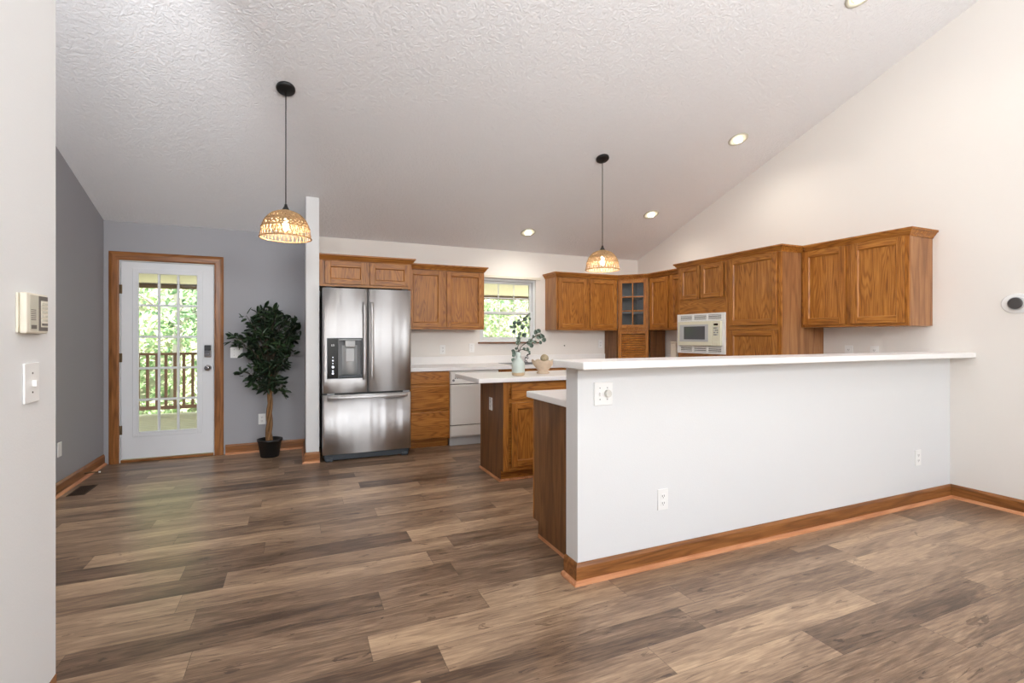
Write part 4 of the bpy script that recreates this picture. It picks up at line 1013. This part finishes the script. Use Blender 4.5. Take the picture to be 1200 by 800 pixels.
branch('eucalyptus branch leaning out to the right from the green vase',
       [(.005, -.12, 0), (.006, .03, 0), (.02, .065, 0), (.055, .09, -.01), (.10, .12, 0), (.14, .15, .01), (.17, .16, .0)],
       [(.075, .085, 0, .055), (.09, .105, -.02, .05), (.10, .075, .01, .045), (.125, .10, .02, .035), (.13, .17, 0, .045), (.152, .178, 0, .042), (.155, .135, -.01, .055), (.18, .145, .01, .05), (.19, .115, .0, .045), (.165, .095, .02, .035), (.11, .14, .01, .032)], 5)
branch('short drooping eucalyptus sprig at the left lip of the vase',
       [(-.005, -.12, 0), (-.008, .03, 0), (.03, .045, .01), (.06, .035, 0), (.078, .03, 0)],
       [(.045, .05, 0, .03), (.068, .045, .01, .038), (.08, .025, 0, .03), (-.035, -.0, -.01, .03), (-.037, .035, 0, .034), (-.038, -.03, 0, .036), (-.03, .015, .0, .04), (-.015, .05, .01, .026)], 8)
BXc, BYc, BZc = 2.155, 4.20, .9205
t = thing('bowl', 'whitewashed carved wooden footed bowl on the island', 'bowl', (BXc, BYc, BZc))
b = NB(); seg = 40
prof = [(1.1*a_, 1.06*b_) for a_, b_ in [(.052, 0), (.056, .004), (.056, .012), (.044, .022), (.044, .028), (.062, .05), (.088, .086), (.098, .112), (.1, .12), (.093, .121), (.082, .09), (.055, .052), (.03, .04), (.0, .038)]]
lathe(b, prof, (BXc, BYc, BZc), seg, closed=False)
for v in b.verts:   # scalloped lip
    r = math.hypot(v.co.x-BXc, v.co.y-BYc)
    if v.co.z-BZc > .1: v.co.z += .006*math.cos(8*math.atan2(v.co.y-BYc, v.co.x-BXc))
obj('basin', b, bowl_m, t)
for i, (dx, dy, dz_, r, lab) in enumerate(((0.012, -.01, .145, .040, 'pale woven decorative ball on top of the wooden bowl'), (-.045, .02, .096, .030, 'woven ball lower left inside the wooden bowl'), (.048, .035, .098, .030, 'woven ball lower right inside the wooden bowl'))):
    b = NB(); bmesh.ops.create_icosphere(b, subdivisions=3, radius=r, matrix=Matrix.Translation((BXc+dx, BYc+dy, BZc+dz_)))
    for v in b.verts:
        d = v.co-Vector((BXc+dx, BYc+dy, BZc+dz_)); k = 1+.06*math.sin(d.x*260+i)*math.sin(d.y*240)*math.sin(d.z*250+1); v.co = Vector((BXc+dx, BYc+dy, BZc+dz_))+d*k
    for f in b.faces: f.smooth = True
    tag(obj('decorative_ball', b, ball_m), lab, 'decorative ball', 'woven balls in the bowl')

# ------------------------------------------------------------------ ficus
PXc, PYc = -.262, 5.83
t = thing('potted_ficus', 'tall artificial ficus with braided trunk in a black pot beside the door', 'potted plant', (PXc, PYc, 0))
b = NB(); lathe(b, [(.0, .001), (.085, .001), (.09, .01), (.115, .165), (.122, .168), (.124, .19), (.112, .19), (.105, .165), (.102, .15)], (PXc, PYc, 0), 40, closed=False); obj('pot', b, pot_m, t)
b = NB(); lathe(b, [(.0, .158), (.05, .162), (.1025, .155)], (PXc, PYc, 0), 30, closed=False); obj('soil', b, soil_m, t)
R = random.Random(11)
b = NB()
for k in range(3):
    pts = []
    for i in range(26):
        s = i/25; z = .15+s*.88; a = 2*math.pi*k/3+s*9; r = .023*(1-.5*s)
        pts.append((PXc-.01+.02*s+r*math.cos(a), PYc+r*math.sin(a), z))
    tube(b, pts, [.016*(1-.45*i/25) for i in range(26)], 8)
obj('trunk', b, bark_m, t)
def env(z):  # (left, right) half extents of the crown by height
    T_ = [(.62, -.10, .10), (.70, -.15, .14), (.78, -.14, .2), (.88, -.26, .18), (.98, -.28, .15), (1.08, -.31, .20), (1.18, -.35, .24), (1.28, -.37, .28), (1.36, -.33, .29), (1.44, -.27, .25), (1.50, -.22, .16), (1.56, -.14, .05), (1.62, -.08, -.02)]
    for (z0, l0, r0), (z1, l1, r1) in zip(T_, T_[1:]):
        if z0 <= z <= z1: q = (z-z0)/(z1-z0); return l0+(l1-l0)*q, r0+(r1-r0)*q
    return 0, 0
bt = NB(); bl = NB()
for k in range(104):
    z = .66+ .94*R.random()**.72
    l_, r_ = env(z); u = R.uniform(l_, r_); w = R.uniform(-1, 1)*.23*(1 if z > .9 else .7); w = min(w, .22)
    z0 = min(.98, max(.66, z-.26-.2*R.random()))
    P0 = Vector((PXc, PYc, z0)); P1 = Vector((PXc, PYc, 0))+Vector((u, w*.9, z))
    mid_ = (P0+P1)/2+Vector((0, 0, .06)); droop = P1+Vector((u*.12, w*.1, -.05))
    if droop.y > 6.06: droop.y = 6.06
    pts = [P0, mid_, P1, droop]; tube(bt, pts, [.005, .0035, .002, .001], 5)
    for q in range(12):
        s = .25+.75*R.random(); i = min(2, int(s*3)); f_ = s*3-i; c = pts[i].lerp(pts[i+1], f_)
        d = Vector((R.uniform(-1, 1), R.uniform(-1, 1), R.uniform(-1.0, .45))); d += (P1-P0).normalized()*.5
        c = c+d.normalized()*.015
        L = R.uniform(.058, .09)
        if c.y + L > 6.10: d.y = -abs(d.y)
        if c.x + L > .055: d.x = -abs(d.x)
        disc_leaf(bl, c, (R.uniform(-.7, .7), R.uniform(-1, .2), R.uniform(.1, 1)), d, L, L*.46, .18)
obj('twigs', bt, twig_m, t); o = obj('foliage', bl, ficus_m, t, recalc=False)

# ------------------------------------------------------------------ outside: deck, railing, porch roof, hillside
b = NB(); yy = YB+.17
while yy < 10.2: bx(b, -6, 7, yy, yy+.128, -.09, -.06); yy += .142
struct('deck_floor', b, deck_m, 'weathered pale deck boards outside the glazed door', 'deck')
t = thing('porch_railing', 'brown wooden deck railing with square balusters beyond the glazed door', 'railing', (0, 10.1, -.06))
b = NB(); bx(b, -6, 7, 10.05, 10.15, .955, .995); obj('top_rail', b, rail_m, t)
b = NB(); bx(b, -6, 7, 10.08, 10.12, .03, .09); obj('bottom_rail', b, rail_m, t)
x = -3.63
first = None
while x < 3.6:
    if first is None:
        b = NB(); bx(b, x, x+.04, 10.08, 10.12, .091, .954); first = obj('baluster', b, rail_m, t)
    else:
        o = first.copy(); COL.objects.link(o); o.parent = t; o.location = Vector(first.location)+Vector((x+3.63, 0, 0))
    x += .130
for x, lab in ((-3.9, 'brown porch post left of the door view'), (3.62, 'brown porch post seen through the sink window')):
    b = NB(); bx(b, x, x+.13, 10.16, 10.29, -.9, 2.10); tag(obj('porch_post', b, rail_m), lab, 'post')
b = NB(); Fr((0, 0), (1, 0), (0, 1)).prism(b, [(YB+.17, 2.52), (10.6, 2.13), (10.6, 2.21), (YB+.17, 2.60)], -6, 8)
o = struct('porch_roof', b, soffit_m, 'pale underside of the porch roof outside', 'roof')
b = NB(); bx(b, -6, 8, 10.10, 10.24, 2.10, 2.16); tag(obj('porch_beam', b, beam_m), 'dark beam along the edge of the porch roof', 'beam')
b = NB(); Fr((0, 0), (1, 0), (0, 1)).prism(b, [(YB+.2, -1), (10.5, -1.0), (12.5, -.9), (34, 14), (34, -2), (YB+.2, -2)], -40, 50)
struct('hillside_ground', b, ground_m, 'steep green hillside behind the house', 'hillside')
def hz(y): return -1.0 if y < 10.5 else (-.9+(y-12.5)*14.9/21.5 if y > 12.5 else -1+.05*(y-10.5))
def leaf_cloud(n, pos, size, seed, name, m):
    R = random.Random(seed); b = NB()
    for i in range(n):
        c = Vector(pos(R)); s = size*R.uniform(.6, 1.4)
        d = Vector((R.uniform(-1, 1), R.uniform(-1, 1), R.uniform(-1, 1))).normalized(); e = d.orthogonal().normalized()
        e = (Matrix.Rotation(R.uniform(0, 6.28), 3, d) @ e)
        b.faces.new([b.verts.new(c+d*s), b.verts.new(c+e*s*.45), b.verts.new(c-d*s), b.verts.new(c-e*s*.45)])
    return obj(name, b, m, None, recalc=False)
def hillpos(R):
    y = 12.2+ (R.random()**1.3)*14; x = R.uniform(-.62*y, .75*y) if R.random() < .85 else R.uniform(-10, 12)
    bump = .5+.5*math.sin(x*1.7+y*.9)*math.sin(y*1.3-x*.6)
    return (x, y, hz(y)+R.random()*(.25+1.1*bump))
o = leaf_cloud(26000, hillpos, .11, 4, 'hillside_undergrowth', wild_m); tag(o, 'bright green undergrowth covering the hillside', 'undergrowth', kind='stuff')
def tree(x, y, h, r, label, seed):
    z0 = hz(y)-.2
    t = thing('tree', label, 'tree', (x, y, z0), 'trees on the hillside'); R = random.Random(seed)
    b = NB(); tube(b, [(x, y, z0), (x+.1, y, z0+h*.4), (x-.05, y+.1, z0+h*.8), (x, y, z0+h)], [.11, .09, .06, .02], 8)
    for k in range(6):
        a = R.uniform(0, 6.28); z = z0+h*R.uniform(.3, .8); tube(b, [(x, y, z), (x+math.cos(a)*r*.4, y+math.sin(a)*r*.4, z+.5), (x+math.cos(a)*r*.8, y+math.sin(a)*r*.8, z+.8)], [.04, .025, .01], 5)
    obj('trunk', b, birch_m, t)
    cl = [(R.uniform(-1, 1)*r*.7, R.uniform(-1, 1)*r*.7, R.uniform(.35, 1.05)*h) for _ in range(16)]
    def pos(R):
        c = cl[R.randrange(16)]; d = Vector((R.gauss(0, 1), R.gauss(0, 1), R.gauss(0, 1)))*r*.22; return (x+c[0]+d.x, y+c[1]+d.y, z0+c[2]+d.z)
    o = leaf_cloud(2600, pos, .10, seed+9, 'foliage', tree_m)
    o.parent = t; o.location = Vector(o.location)-Vector(t.location)
tree(-2.6, 13.6, 5.2, 1.8, 'pale trunked tree behind the upper right door panes', 31)
tree(-5.4, 15.0, 6.0, 2.0, 'leafy tree behind the upper left door panes', 32)
tree(4.4, 13.8, 5.5, 1.9, 'leafy tree seen through the left half of the sink window', 33)
tree(7.3, 15.2, 6.0, 2.0, 'leafy tree seen through the right half of the sink window', 34)
